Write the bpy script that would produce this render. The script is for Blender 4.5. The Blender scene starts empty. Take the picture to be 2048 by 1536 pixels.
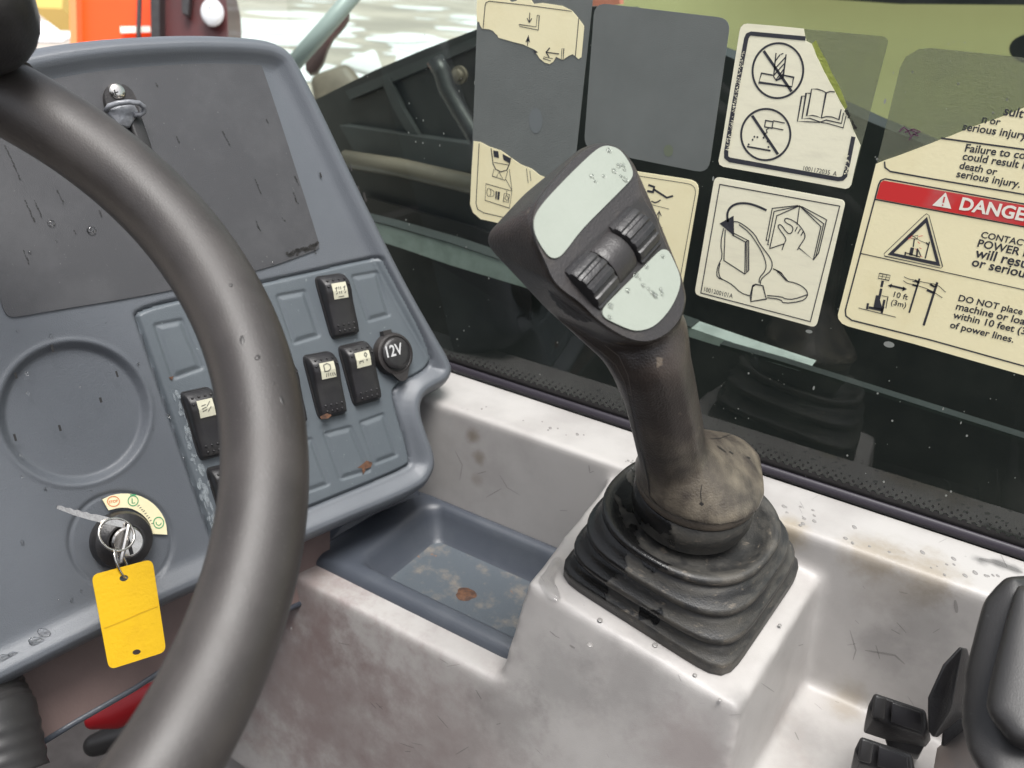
import bpy, bmesh, math, random
import numpy as np
from mathutils import Vector, Matrix
from mathutils.geometry import tessellate_polygon
random.seed(7); rng = np.random.default_rng(7)
S = bpy.context.scene; COL = S.collection

# ------------------------------------------------------------------ camera
# world axes: X along the side window, Y out through it, Z up; the camera is the origin
FPX = 1725.0
def nrm(v): v = np.array(v, float); return v / np.linalg.norm(v)
H = nrm((3254, 1058, -1725)); D = np.array((-234, 3532, 1725.0)); D = nrm(D - H * D.dot(H)); U = -D; N = np.cross(H, D)
def W(c): c = np.asarray(c, float); return np.stack([c @ H, c @ N, c @ U], -1)
cam = bpy.data.cameras.new('camera'); camo = bpy.data.objects.new('camera', cam); COL.objects.link(camo)
R = np.stack([W((1, 0, 0)), -W((0, 1, 0)), -W((0, 0, 1))], 1)
camo.matrix_world = Matrix([list(R[i]) + [0] for i in range(3)] + [[0, 0, 0, 1]])
cam.sensor_width = 36; cam.lens = FPX / 2048 * 36; cam.clip_start = .01; cam.clip_end = 2000
cam.dof.use_dof = True; cam.dof.focus_distance = .5; cam.dof.aperture_fstop = 12
S.camera = camo
# ------------------------------------------------------------------ light
SUN_EL, SUN_AZ = math.radians(74), math.radians(-40)      # azimuth from +X towards +Y
w = bpy.data.worlds.new('World'); S.world = w; w.use_nodes = True
nt = w.node_tree; nt.nodes.clear()
sky = nt.nodes.new('ShaderNodeTexSky'); sky.sky_type = 'NISHITA'; sky.sun_disc = False
sky.sun_elevation = SUN_EL; sky.sun_rotation = math.pi / 2 - SUN_AZ; sky.air_density = 1; sky.dust_density = 4
hs = nt.nodes.new('ShaderNodeHueSaturation'); hs.inputs['Saturation'].default_value = .3
bg = nt.nodes.new('ShaderNodeBackground'); bg.inputs['Strength'].default_value = .14
out = nt.nodes.new('ShaderNodeOutputWorld')
nt.links.new(sky.outputs[0], hs.inputs['Color']); nt.links.new(hs.outputs[0], bg.inputs['Color']); nt.links.new(bg.outputs[0], out.inputs[0])
sl = bpy.data.lights.new('sun', 'SUN'); sl.energy = 2.2; sl.angle = math.radians(28); sl.color = (1, .985, .96)
so = bpy.data.objects.new('sun', sl); COL.objects.link(so)
sd_ = Vector((math.cos(SUN_EL) * math.cos(SUN_AZ), math.cos(SUN_EL) * math.sin(SUN_AZ), math.sin(SUN_EL)))
so.rotation_euler = sd_.to_track_quat('Z', 'Y').to_euler()
S.view_settings.view_transform = 'Standard'; S.view_settings.look = 'None'
S.view_settings.exposure = .78; S.view_settings.gamma = 1
S.cycles.max_bounces = 8; S.cycles.transparent_max_bounces = 12

# ------------------------------------------------------------------ rays and planes
def ray(px, py): return np.array(((px - 1024) / FPX, (py - 768) / FPX, 1.0))
def PD(px, py, z): return W(ray(px, py) * z)
def PPl(px, py, o, n):
    r = W(ray(px, py)); return r * (np.dot(o, n) / np.dot(r, n))
def PY(px, py, Y): return PPl(px, py, (0, Y, 0), (0, 1, 0))
def PZ(px, py, Z): return PPl(px, py, (0, 0, Z), (0, 0, 1))
def zz(ox, oy, s): return lambda pts: [(ox + s * x, oy + s * y) for x, y in pts]
z3 = zz(1348, 0, 700 / 2048); z4 = zz(1348, 350, 700 / 2048); z5 = zz(900, 250, 700 / 2048); z7 = zz(250, 500, 700 / 2048)
zb = zz(1500, 1050, 548 / 1732); z2 = zz(600, 0, 700 / 2048); z1 = zz(0, 0, 700 / 2048); zk = zz(0, 950, 500 / 1311); z8 = zz(930, 0, 300 / 1536)

# ------------------------------------------------------------------ materials
def L(c):  # 0-255 srgb -> linear
    return tuple(((v / 255 / 12.92) if v / 255 < .04045 else ((v / 255 + .055) / 1.055) ** 2.4) for v in c) + (1,)
def mat(name, c, rough=.5, c2=None, sc=20, thr=(.4, .65), c3=None, sc3=60, thr3=(.6, .7), bump=0, bsc=400, metal=0, spec=.5, stretch=None, rough2=None, alpha=1, c4=None, sc4=5, thr4=(.5,.7), coat=0):
    m = bpy.data.materials.new(name); m.use_nodes = True; t = m.node_tree; nd = t.nodes; b = nd['Principled BSDF']
    c = c if len(c) == 4 else tuple(c) + (1,)
    b.inputs['Base Color'].default_value = c; b.inputs['Roughness'].default_value = rough
    b.inputs['Metallic'].default_value = metal; b.inputs['Specular IOR Level'].default_value = spec; b.inputs['Alpha'].default_value = alpha
    if coat: b.inputs['Coat Weight'].default_value = coat; b.inputs['Coat Roughness'].default_value = .15
    tc = nd.new('ShaderNodeTexCoord'); src = tc.outputs['Object']
    if stretch:
        mp = nd.new('ShaderNodeMapping'); mp.inputs['Scale'].default_value = stretch; t.links.new(src, mp.inputs[0]); src = mp.outputs[0]
    cur = None
    def layer(cur, base, c2, sc, thr, det=6):
        n = nd.new('ShaderNodeTexNoise'); n.inputs['Scale'].default_value = sc; n.inputs['Detail'].default_value = det; n.inputs['Roughness'].default_value = .62
        t.links.new(src, n.inputs['Vector'])
        r = nd.new('ShaderNodeMapRange'); r.inputs[1].default_value = thr[0]; r.inputs[2].default_value = thr[1]; r.interpolation_type = 'SMOOTHSTEP'
        t.links.new(n.outputs[0], r.inputs[0])
        mx = nd.new('ShaderNodeMix'); mx.data_type = 'RGBA'
        t.links.new(r.outputs[0], mx.inputs[0]); mx.inputs[6].default_value = base
        if cur is not None: t.links.new(cur, mx.inputs[6])
        mx.inputs[7].default_value = c2 if len(c2) == 4 else tuple(c2) + (1,)
        return mx.outputs[2], r.outputs[0]
    if c2 is not None:
        cur, f = layer(cur, c, c2, sc, thr)
        if rough2 is not None:
            mr = nd.new('ShaderNodeMapRange'); mr.inputs[3].default_value = rough; mr.inputs[4].default_value = rough2
            t.links.new(f, mr.inputs[0]); t.links.new(mr.outputs[0], b.inputs['Roughness'])
    if c4 is not None: cur, _ = layer(cur, c, c4, sc4, thr4)
    if c3 is not None: cur, _ = layer(cur, c, c3, sc3, thr3, 2)
    if cur is not None: t.links.new(cur, b.inputs['Base Color'])
    if bump:
        n = nd.new('ShaderNodeTexNoise'); n.inputs['Scale'].default_value = bsc; n.inputs['Detail'].default_value = 2
        t.links.new(tc.outputs['Object'], n.inputs['Vector'])
        bp = nd.new('ShaderNodeBump'); bp.inputs['Strength'].default_value = bump; bp.inputs['Distance'].default_value = .001
        t.links.new(n.outputs[0], bp.inputs['Height']); t.links.new(bp.outputs[0], b.inputs['Normal'])
    return m
def see_through(name, tint, refl=1.0, film=None, fac=0.0, bump=0, bsc=400):
    """thin pane or film: transparent, with a Fresnel mirror layer, and optionally a diffuse film over it"""
    m = bpy.data.materials.new(name); m.use_nodes = True; t = m.node_tree; nd = t.nodes; nd.clear()
    o = nd.new('ShaderNodeOutputMaterial'); tr = nd.new('ShaderNodeBsdfTransparent'); tr.inputs[0].default_value = tuple(tint) + (1,)
    cur = tr.outputs[0]
    if film is not None:
        df = nd.new('ShaderNodeBsdfPrincipled'); df.inputs['Base Color'].default_value = tuple(film) + (1,); df.inputs['Roughness'].default_value = .5
        tc = nd.new('ShaderNodeTexCoord'); n = nd.new('ShaderNodeTexNoise'); n.inputs['Scale'].default_value = bsc; n.inputs['Detail'].default_value = 3
        t.links.new(tc.outputs['Object'], n.inputs['Vector'])
        bp = nd.new('ShaderNodeBump'); bp.inputs['Strength'].default_value = bump; bp.inputs['Distance'].default_value = .001
        t.links.new(n.outputs[0], bp.inputs['Height']); t.links.new(bp.outputs[0], df.inputs['Normal'])
        n2 = nd.new('ShaderNodeTexNoise'); n2.inputs['Scale'].default_value = 30; n2.inputs['Detail'].default_value = 5
        t.links.new(tc.outputs['Object'], n2.inputs['Vector'])
        mr = nd.new('ShaderNodeMapRange'); mr.inputs[1].default_value = .3; mr.inputs[2].default_value = .7; mr.inputs[3].default_value = fac - .06; mr.inputs[4].default_value = fac + .06
        t.links.new(n2.outputs[0], mr.inputs[0])
        mx = nd.new('ShaderNodeMixShader'); t.links.new(mr.outputs[0], mx.inputs[0]); t.links.new(cur, mx.inputs[1]); t.links.new(df.outputs[0], mx.inputs[2]); cur = mx.outputs[0]
    if refl:
        gl = nd.new('ShaderNodeBsdfGlossy'); gl.inputs['Roughness'].default_value = .0; gl.inputs[0].default_value = (refl, refl, refl, 1)
        fr = nd.new('ShaderNodeFresnel'); fr.inputs[0].default_value = 1.72
        ge = nd.new('ShaderNodeNewGeometry'); mm = nd.new('ShaderNodeMath'); mm.operation = 'MULTIPLY_ADD'; mm.inputs[1].default_value = -1; mm.inputs[2].default_value = 1; t.links.new(ge.outputs['Backfacing'], mm.inputs[0])
        mu = nd.new('ShaderNodeMath'); mu.operation = 'MULTIPLY'; t.links.new(fr.outputs[0], mu.inputs[0]); t.links.new(mm.outputs[0], mu.inputs[1])
        mx = nd.new('ShaderNodeMixShader'); t.links.new(mu.outputs[0], mx.inputs[0]); t.links.new(cur, mx.inputs[1]); t.links.new(gl.outputs[0], mx.inputs[2]); cur = mx.outputs[0]
    t.links.new(cur, o.inputs[0]); return m

M = {}
M['dash'] = mat('dash_plastic', (.098, .107, .121), .40, (.112, .122, .137), 9, (.35, .7), bump=.25, bsc=1500)
M['panel'] = mat('panel_plastic', (.092, .107, .120), .45, (.106, .122, .135), 14, (.4, .7), (.18, .20, .21), 300, (.70, .76), bump=.2, bsc=1500)
M['decal'] = mat('decal_vinyl', (.050, .050, .054), .46, (.066, .066, .07), 25, (.4, .7), (.10, .10, .10), 500, (.70, .76), bump=.25, bsc=2200)
M['tray'] = mat('tray_plastic', (.060, .068, .084), .34, (.076, .085, .10), 18, (.45, .7), bump=.2, bsc=1300)
M['tray_floor'] = mat('dusty_tray_floor', (.085, .10, .115), .4, (.20, .18, .155), 60, (.48, .72), (.26, .13, .06), 70, (.66, .74), bump=.3, bsc=700)
M['molding'] = mat('grey_molding', (.405, .388, .373), .42, (.33, .312, .30), 16, (.35, .72), (.25, .24, .23), 120, (.74, .84), bump=.16, bsc=2200, c4=(.42,.33,.28), sc4=7, thr4=(.55,.8))
M['rim'] = mat('rim_rubber', (.025, .0205, .0185), .42, (.040, .034, .031), 22, (.35, .7), (.05, .045, .042), 900, (.62, .72), bump=.14, bsc=1800, spec=.6, rough2=.5)
M['black'] = mat('black_plastic', (.018, .017, .018), .38, (.03, .028, .028), 60, (.4, .7), bump=.2, bsc=900)
M['rocker'] = mat('rocker_plastic', (.018, .017, .019), .4, (.026, .025, .025), 60, (.4, .7), bump=.15, bsc=1600)
M['grip'] = mat('worn_grip_rubber', (.027, .021, .0185), .38, (.052, .041, .035), 26, (.42, .72), (.15, .12, .09), 120, (.68, .78), bump=.35, bsc=900)
M['grip_base'] = mat('dusty_grip_rubber', (.10, .082, .064), .5, (.19, .15, .11), 38, (.4, .7), (.05, .045, .04), 110, (.62, .72), bump=.4, bsc=700)
M['bezel'] = mat('bezel_plastic', (.025, .022, .022), .4, (.05, .042, .036), 50, (.5, .75), bump=.2, bsc=900)
M['boot'] = mat('boot_rubber', (.022, .022, .022), .46, (.055, .052, .046), 40, (.38, .62), (.13, .112, .09), 150, (.60, .78), bump=.3, bsc=1100, rough2=.66, stretch=(1, 1, 3))
M['cream_key'] = mat('pale_label', (.30, .325, .28), .2, (.27, .295, .25), 25, (.3, .8), bump=.1, bsc=500)
M['paper'] = mat('cream_sticker', (.90, .82, .53), .4, (.85, .76, .47), 25, (.45, .75), bump=.08, bsc=600)
M['paper2'] = mat('pale_sticker', (.88, .84, .64), .4, (.80, .76, .58), 35, (.45, .75), bump=.08, bsc=600, stretch=(1, 1, 5))
M['ink'] = mat('print_ink', (.035, .036, .045), .45, (.05, .05, .06), 90, (.5, .7))
M['ink2'] = mat('print_line_ink', (.10, .10, .09), .5)
M['red_ink'] = mat('red_print', (.62, .035, .035), .4, (.55, .09, .09), 6, (.45, .5))
M['white_ink'] = mat('white_print', (.85, .82, .72), .4)
M['green_ink'] = mat('green_print', (.05, .35, .15), .5)
M['orange_ink'] = mat('orange_print', (.75, .22, .08), .5)
M['label'] = mat('icon_label', (.60, .58, .45), .4, (.54, .52, .40), 80, (.4, .7))
M['chrome'] = mat('nickel', (.66, .63, .59), .2, (.52, .49, .45), 200, (.45, .7), metal=1, bump=.03, bsc=900)
M['yellow'] = mat('yellow_tag', (.66, .40, .003), .5, (.60, .35, .003), 30, (.45, .7), (.50, .30, .006), 60, (.66, .8), bump=.2, bsc=500)
M['water'] = mat('water', (1, 1, 1), .02); M['water'].node_tree.nodes['Principled BSDF'].inputs['Transmission Weight'].default_value = 1; M['water'].node_tree.nodes['Principled BSDF'].inputs['IOR'].default_value = 1.33
M['speck'] = mat('pale_speck', (.26, .27, .25), .5)
M['dirt'] = mat('dark_fleck', (.02, .018, .017), .4)
M['rust'] = mat('rust', (.12, .055, .028), .7, (.06, .03, .02), 220, (.4, .6), bump=.5, bsc=700)
M['glass'] = see_through('tinted_glass', (.80, .86, .82), .9)
M['residue'] = see_through('grey_adhesive', (.4, .42, .42), 0, (.165, .178, .168), .88, .45, 2400)
M['film'] = see_through('clear_adhesive', (.84, .86, .78), 0, (.25, .265, .195), .36, 1.6, 1300)
M['gasket'] = mat('gasket_rubber', (.022, .018, .026), .5)
M['frit'] = mat('frit_enamel', (.012, .011, .012), .35)
M['boom'] = mat('black_paint', (.016, .017, .018), .4, (.03, .03, .03), 12, (.4, .7))
M['boom2'] = mat('dark_grey_paint', (.045, .047, .048), .5, (.03, .03, .03), 12, (.4, .7))
M['olive'] = mat('olive_paint', (.62, .59, .29), .5, (.68, .65, .33), 3, (.4, .7))
M['rail'] = mat('pale_rail_paint', (.42, .43, .425), .4, (.32, .33, .325), 40, (.4, .7))
M['orange'] = mat('orange_paint', (.95, .075, .0), .4, (.88, .065, .0), 4, (.4, .7))
M['redbrown'] = mat('red_brown_plastic', (.075, .016, .016), .35, (.05, .02, .02), 12, (.4, .7))
M['lens'] = mat('white_lens', (.72, .74, .76), .25)
M['strut'] = mat('grey_strut_paint', (.38, .42, .42), .35)
M['mauve'] = mat('brown_lower_panel', (.13, .088, .080), .5, (.16, .11, .10), 12, (.4, .7), bump=.1)
M['red'] = mat('red_cloth', (.40, .01, .015), .5)
M['ground'] = mat('wet_concrete', (.50, .44, .38), .7, (.34, .30, .26), .35, (.4, .65), (.78, .78, .78), .22, (.55, .62), bump=0)
M['snow'] = mat('snow', (.8, .8, .82), .7)
M['beige'] = mat('beige_metal', (.16, .13, .10), .5, (.10, .08, .06), 6, (.4, .7))
M['armrest'] = mat('armrest_vinyl', (.024, .023, .023), .42, (.034, .032, .032), 14, (.4, .7), (.04,.04,.04), 300, (.68,.74), bump=.12, bsc=1600)
M['mat'] = mat('floor_mat', (.03, .026, .026), .7, (.05, .045, .045), 20, (.4, .7))

# ------------------------------------------------------------------ object helpers
def empty(name, loc, label=None, cat=None, group=None):
    o = bpy.data.objects.new(name, None); COL.objects.link(o); o.location = Vector([float(v) for v in loc]); o.empty_display_size = .02
    if label: o['label'] = label
    if cat: o['category'] = cat
    if group: o['group'] = group
    return o
def origin(p):
    v = Vector((0, 0, 0))
    while p is not None: v = v + p.location; p = p.parent
    return v
def tag(o, label=None, cat=None, group=None, kind=None):
    for k, v in (('label', label), ('category', cat), ('group', group), ('kind', kind)):
        if v: o[k] = v
    return o
def obj(name, verts, faces, m, parent=None, smooth=False, mi=None, mats=None, auto=None):
    me = bpy.data.meshes.new(name); V = np.asarray(verts, float)
    off = np.array(origin(parent))
    me.from_pydata((V - off).tolist(), [], [tuple(int(i) for i in f) for f in faces]); me.update()
    for mm in (mats or [m]): me.materials.append(mm)
    if mi is not None: me.polygons.foreach_set('material_index', mi)
    bm = bmesh.new(); bm.from_mesh(me); bmesh.ops.recalc_face_normals(bm, faces=bm.faces); bm.to_mesh(me); bm.free()
    if smooth or auto:
        me.polygons.foreach_set('use_smooth', [True] * len(me.polygons))
        if auto: me.set_sharp_from_angle(angle=math.radians(auto))
    o = bpy.data.objects.new(name, me); COL.objects.link(o); o.parent = parent
    return o
class MB:
    def __init__(s): s.v = []; s.f = []
    def add(s, v, f):
        n = len(s.v); s.v += [tuple(map(float, p)) for p in v]; s.f += [tuple(int(i) + n for i in q) for q in f]; return s
    def build(s, name, m, parent=None, **k): return obj(name, s.v, s.f, m, parent, **k)
def ico(sub=2):
    bm = bmesh.new(); bmesh.ops.create_icosphere(bm, subdivisions=sub, radius=1)
    v = np.array([x.co[:] for x in bm.verts]); f = [[q.index for q in x.verts] for x in bm.faces]; bm.free(); return v, f
ICO1 = ico(1); ICO2 = ico(2); ICO3 = ico(3)
def hull(pts, sub=ICO2):
    """convex hull of spheres; pts = (px, py, depth, radius px)"""
    bm = bmesh.new()
    for px, py, d, r in pts:
        for v in PD(px, py, d) + sub[0] * (r * d / FPX): bm.verts.new(v)
    g = bmesh.ops.convex_hull(bm, input=bm.verts)
    bmesh.ops.delete(bm, geom=list({e for e in g['geom_interior'] + g['geom_unused'] if isinstance(e, bmesh.types.BMVert)}), context='VERTS')
    bm.verts.index_update(); v = [x.co[:] for x in bm.verts]; f = [[q.index for q in x.verts] for x in bm.faces]; bm.free(); return v, f
def hullw(pts, r, sub=ICO2):
    bm = bmesh.new()
    for p in pts:
        for v in np.array(p) + sub[0] * r: bm.verts.new(v)
    g = bmesh.ops.convex_hull(bm, input=bm.verts)
    bmesh.ops.delete(bm, geom=list({e for e in g['geom_interior'] + g['geom_unused'] if isinstance(e, bmesh.types.BMVert)}), context='VERTS')
    bm.verts.index_update(); v = [x.co[:] for x in bm.verts]; f = [[q.index for q in x.verts] for x in bm.faces]; bm.free(); return v, f
def chain(pts, mb, sub=ICO2):
    for a, b in zip(pts[:-1], pts[1:]): mb.add(*hull([a, b], sub))
def remesh(mb, name, m, parent, vox, it, fac=.5, keep=None):
    """fuse overlapping solids into one smooth skin"""
    o = mb.build(name + '_raw', m); md = o.modifiers.new('r', 'REMESH'); md.mode = 'VOXEL'; md.voxel_size = vox
    if it: ms = o.modifiers.new('s', 'SMOOTH'); ms.factor = fac; ms.iterations = it
    dg = bpy.context.evaluated_depsgraph_get(); dg.update()
    me = bpy.data.meshes.new_from_object(o.evaluated_get(dg)); bpy.data.objects.remove(o)
    off = origin(parent); me.transform(Matrix.Translation(-off)); me.name = name
    me.polygons.foreach_set('use_smooth', [True] * len(me.polygons))
    me.materials.clear(); me.materials.append(m)
    n = bpy.data.objects.new(name, me); COL.objects.link(n); n.parent = parent; return n
def tube(path, r, n=12, close=False, cap=True):
    P = [np.array(p, float) for p in path]; k = len(P); V = []; F = []
    rr = r if hasattr(r, '__len__') else [r] * k; prev = None
    for i in range(k):
        a = P[(i - 1) % k] if (close or i > 0) else P[i]; b = P[(i + 1) % k] if (close or i < k - 1) else P[i]
        t = nrm(b - a)
        if prev is None: u = np.cross(t, (0.3, .2, 1)); u = nrm(u)
        else: u = nrm(prev - t * prev.dot(t))
        prev = u; v = np.cross(t, u)
        for j in range(n):
            an = 2 * math.pi * j / n; V.append(P[i] + rr[i] * (math.cos(an) * u + math.sin(an) * v))
    for i in range(k if close else k - 1):
        for j in range(n):
            a = i * n; b = ((i + 1) % k) * n; F.append((a + j, a + (j + 1) % n, b + (j + 1) % n, b + j))
    if cap and not close: F.append(tuple(range(n))[::-1]); F.append(tuple((k - 1) * n + j for j in range(n)))
    return V, F
def loft(rings, cap0=True, cap1=True, close=True):
    V = [tuple(p) for r in rings for p in r]; n = len(rings[0]); F = []
    for i in range(len(rings) - 1):
        for j in range(n if close else n - 1):
            F.append((i * n + j, i * n + (j + 1) % n, (i + 1) * n + (j + 1) % n, (i + 1) * n + j))
    if cap0: F.append(tuple(range(n))[::-1])
    if cap1: F.append(tuple((len(rings) - 1) * n + j for j in range(n)))
    return V, F
def slab(pts, up, th):
    """polygon (3D, planar) thickened by vector up*th"""
    P = [np.array(p, float) for p in pts]; n = len(P); up = np.array(up, float) * th
    tri = tessellate_polygon([[Vector(p) for p in P]])
    V = P + [p + up for p in P]; F = [t for t in tri] + [tuple(i + n for i in t) for t in tri]
    F += [(j, (j + 1) % n, (j + 1) % n + n, j + n) for j in range(n)]
    return V, F
def smoothpoly(pts, it=2, close=True):
    """Chaikin corner cutting"""
    P = [np.array(p, float) for p in pts]
    for _ in range(it):
        Q = []; n = len(P)
        rngk = range(n) if close else range(n - 1)
        if not close: Q.append(P[0])
        for i in rngk:
            a, b = P[i], P[(i + 1) % n]; Q += [a * .75 + b * .25, a * .25 + b * .75]
        if not close: Q.append(P[-1])
        P = Q
    return P
def ell(cx, cy, rx, ry, a0=0, a1=360, n=40, rot=0):
    out = []; full = abs(a1 - a0) >= 360
    for i in range(n if full else n + 1):
        a = math.radians(a0 + (a1 - a0) * i / n); x = rx * math.cos(a); y = ry * math.sin(a); c, s = math.cos(math.radians(rot)), math.sin(math.radians(rot))
        out.append((cx + x * c - y * s, cy + x * s + y * c))
    return out
def roundquad(q, r=.12, n=5):
    q = [np.array(p, float) for p in q]; out = []; k = len(q)
    for i in range(k):
        a, b, c = q[i - 1], q[i], q[(i + 1) % k]; rr = r[i] if hasattr(r, '__len__') else r
        m = min(np.linalg.norm(a - b), np.linalg.norm(c - b)) * rr if rr < 1 else rr
        p0 = b + (a - b) / np.linalg.norm(a - b) * m; p1 = b + (c - b) / np.linalg.norm(c - b) * m
        for j in range(n + 1):
            t = j / n; out.append(tuple((1 - t) ** 2 * p0 + 2 * t * (1 - t) * b + t * t * p1))
    return out
class Flat:
    """flat print on a plane: ribbons, fills and lettering, pixel coordinates cast onto the plane"""
    def __init__(s, fn, up): s.fn = fn; s.up = np.array(up, float); s.mb = MB()
    def line(s, pts, wpx, close=False, h=.0006):
        P = [np.array(p, float) for p in pts]; k = len(P); V = []; F = []
        for i in range(k):
            a = P[i - 1] if (i > 0 or close) else P[i]; b = P[(i + 1) % k] if (i < k - 1 or close) else P[i]
            t = b - a; t = t / (np.linalg.norm(t) + 1e-9); nn = np.array((-t[1], t[0]))
            if 0 < i < k - 1 or close:
                t0 = P[i] - P[i - 1]; t0 = t0 / (np.linalg.norm(t0) + 1e-9); c = abs(nn.dot((-t0[1], t0[0]))); nn = nn / max(c, .6)
            for sg in (1, -1): V.append(s.fn(*(P[i] + sg * nn * wpx / 2), h))
        m = k if close else k - 1
        for i in range(m): a = 2 * i; b = 2 * ((i + 1) % k); F.append((a, a + 1, b + 1, b))
        s.mb.add(V, F); return s
    def fill(s, pts, h=.0006):
        V = [s.fn(x, y, h) for x, y in pts]; s.mb.add(V, tessellate_polygon([[Vector(v) for v in V]])); return s
    def text(s, body, p0, p1, bold=.02, h=.0007, sy=1.0):
        cu = bpy.data.curves.new('t', 'FONT'); cu.body = body; cu.size = 1; cu.offset = bold; cu.resolution_u = 3; cu.fill_mode = 'FRONT'
        o = bpy.data.objects.new('t', cu); COL.objects.link(o); dg = bpy.context.evaluated_depsgraph_get(); dg.update()
        me = bpy.data.meshes.new_from_object(o.evaluated_get(dg)); bpy.data.objects.remove(o)
        V = np.array([v.co[:] for v in me.vertices]); x0, x1 = V[:, 0].min(), V[:, 0].max()
        A = np.array(s.fn(*p0, h)); B = np.array(s.fn(*p1, h)); ex = (B - A) / (x1 - x0); ey = np.cross(s.up, ex); 
        if np.dot(ey, (0, 0, 1)) < 0: ey = -ey
        Q = A + (V[:, :1] - x0) * ex + V[:, 1:2] * ey * sy
        s.mb.add(Q, [tuple(p.vertices) for p in me.polygons]); bpy.data.meshes.remove(me); return s
    def build(s, name, m, parent, **k): return s.mb.build(name, m, parent, **k)
def box8_(t, b): return list(t) + list(b), [(0, 1, 2, 3), (4, 7, 6, 5), (0, 4, 5, 1), (1, 5, 6, 2), (2, 6, 7, 3), (3, 7, 4, 0)]
# ================================================================== SETTING
YW = .55                                   # the side window's plane
GZ = -1.95
obj('ground', [(-60, -40, GZ), (160, -40, GZ), (160, 300, GZ), (-60, 300, GZ), (-400, 300, GZ), (-400, -40, GZ)], [(0, 1, 2, 3), (5, 0, 3, 4)], M['ground'])['kind'] = 'structure'
mb = MB()
for i in range(60):
    r = .3 + rng.random() * 1.6; c = PZ(rng.uniform(-60, 980), rng.uniform(-60, 150), GZ + .004)
    mb.add([(c[0] + r * (1 + .35 * math.sin(3 * a + i)) * math.cos(a) , c[1] + r * (1 + .3 * math.cos(2 * a + i)) * math.sin(a), GZ + .004 + .0003 * i) for a in np.linspace(0, 2 * math.pi, 18)[:-1]], [tuple(range(17))])
mb.build('snow_patches', M['snow'])['kind'] = 'stuff'
obj('cab_floor', *slab([(-1.7, -.6, -.86), (.6, -.6, -.86), (.6, .54, -.86), (-1.7, .54, -.86)], (0, 0, -1), .02), M['mat'])['kind'] = 'structure'

obj('added_cab_wall', *slab([(-1.7, -.6, -.86), (.9, -.6, -.86), (.9, -.6, -.02), (-1.7, -.6, .02)], (0, -1, 0), .04), M['mat'])['kind'] = 'structure'  # unseen wall, added so the window has something dark to reflect
obj('added_front_wall', *slab([(-.95, -.6, -.86), (-.95, .54, -.86), (-.95, .54, -.42), (-.95, -.6, -.42)], (-1, 0, 0), .03), M['mat'])['kind'] = 'structure'  # unseen wall, added to block sky light from low angles
seat = empty('added_seat', (.36, -.12, -.84), 'black padded seat, unseen, added to block low light beside the console', 'seat')  # unseen seat, added to keep low light off the console
m_ = MB(); m_.add(*hullw([(.10, -.34, -.52), (.10, .14, -.52), (.60, .14, -.54), (.60, -.34, -.54), (.12, -.32, -.60), (.12, .12, -.60), (.60, .12, -.62), (.60, -.32, -.62)], .035)); m_.build('added_cushion', M['mat'], seat, smooth=True)
m_ = MB(); m_.add(*hullw([(.60, -.32, -.50), (.60, .12, -.50), (.72, .10, .05), (.72, -.30, .05), (.68, -.32, -.52), (.68, .12, -.52), (.78, .10, .05), (.78, -.30, .05)], .035)); m_.build('added_backrest', M['mat'], seat, smooth=True)
m_ = MB(); m_.add(*box8_([(.16, -.28, -.60), (.56, -.28, -.60), (.56, .08, -.60), (.16, .08, -.60)], [(.16, -.28, -.859), (.56, -.28, -.859), (.56, .08, -.859), (.16, .08, -.859)])); m_.build('added_pedestal', M['mat'], seat)
# ================================================================== SIDE CONSOLE (light grey moulding)
console = empty('side_console', (-.12, .44, -.60), 'light grey speckled moulded console running under the side window and carrying the joystick', 'console')
TLb = PY(1220, 945, .490); TRb = PY(1650, 1150, .490); FL = PZ(1055, 1165, -.335)
pn = nrm(np.cross(FL - TLb, TRb - TLb)); pn = pn if pn[2] > 0 else -pn
def PP(px, py, h=0): return PPl(px, py, FL + pn * h, pn)
FR = PP(1480, 1420)
def box8(t, b): return list(t) + list(b), [(0, 1, 2, 3), (4, 7, 6, 5), (0, 4, 5, 1), (1, 5, 6, 2), (2, 6, 7, 3), (3, 7, 4, 0)]
mb = MB()
LZ = -.313
mb.add(*box8([(-.62, .489, LZ), (.62, .495, LZ), (.62, .546, LZ), (-.62, .546, LZ)], [(-.62, .480, -.60), (.62, .486, -.60), (.62, .546, -.60), (-.62, .546, -.60)]))
up = np.array((0, 0, 1.))
cx = (TLb + TRb + FL + FR) / 4
bk = np.array((0, .03, 0))
bot = []
for p, (dx, dy) in zip((FL, FR, TRb + bk, TLb + bk), ((-.026, -.056), (.024, -.056), (.024, 0), (-.026, 0))):
    bot.append((p[0] + dx, p[1] + dy, -.60))
mb.add(*box8([FL, FR, TRb + bk, TLb + bk], bot))
mb.add(*box8([(-.62, .354, -.405), (-.198, .352, -.405), (-.198, .381, -.405), (-.62, .381, -.405)], [(-.62, .322, -.60), (-.198, .322, -.60), (-.198, .41, -.60), (-.62, .41, -.60)]))
mb.add(*box8([(-.62, .36, -.412), (-.385, .36, -.412), (-.385, .53, -.412), (-.62, .53, -.412)], [(-.62, .334, -.60), (-.385, .334, -.60), (-.385, .53, -.60), (-.62, .53, -.60)]))
mb.add(*box8([(-.60, .36, -.445), (-.18, .36, -.445), (-.18, .53, -.445), (-.60, .53, -.445)], [(-.60, .34, -.60), (-.14, .34, -.60), (-.14, .53, -.60), (-.60, .53, -.60)]))
mb.add(*box8([(-.10, .335, -.430), (.62, .335, -.430), (.62, .52, -.424), (-.10, .52, -.424)], [(-.10, .33, -.60), (.62, .33, -.60), (.62, .52, -.60), (-.10, .52, -.60)]))
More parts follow.
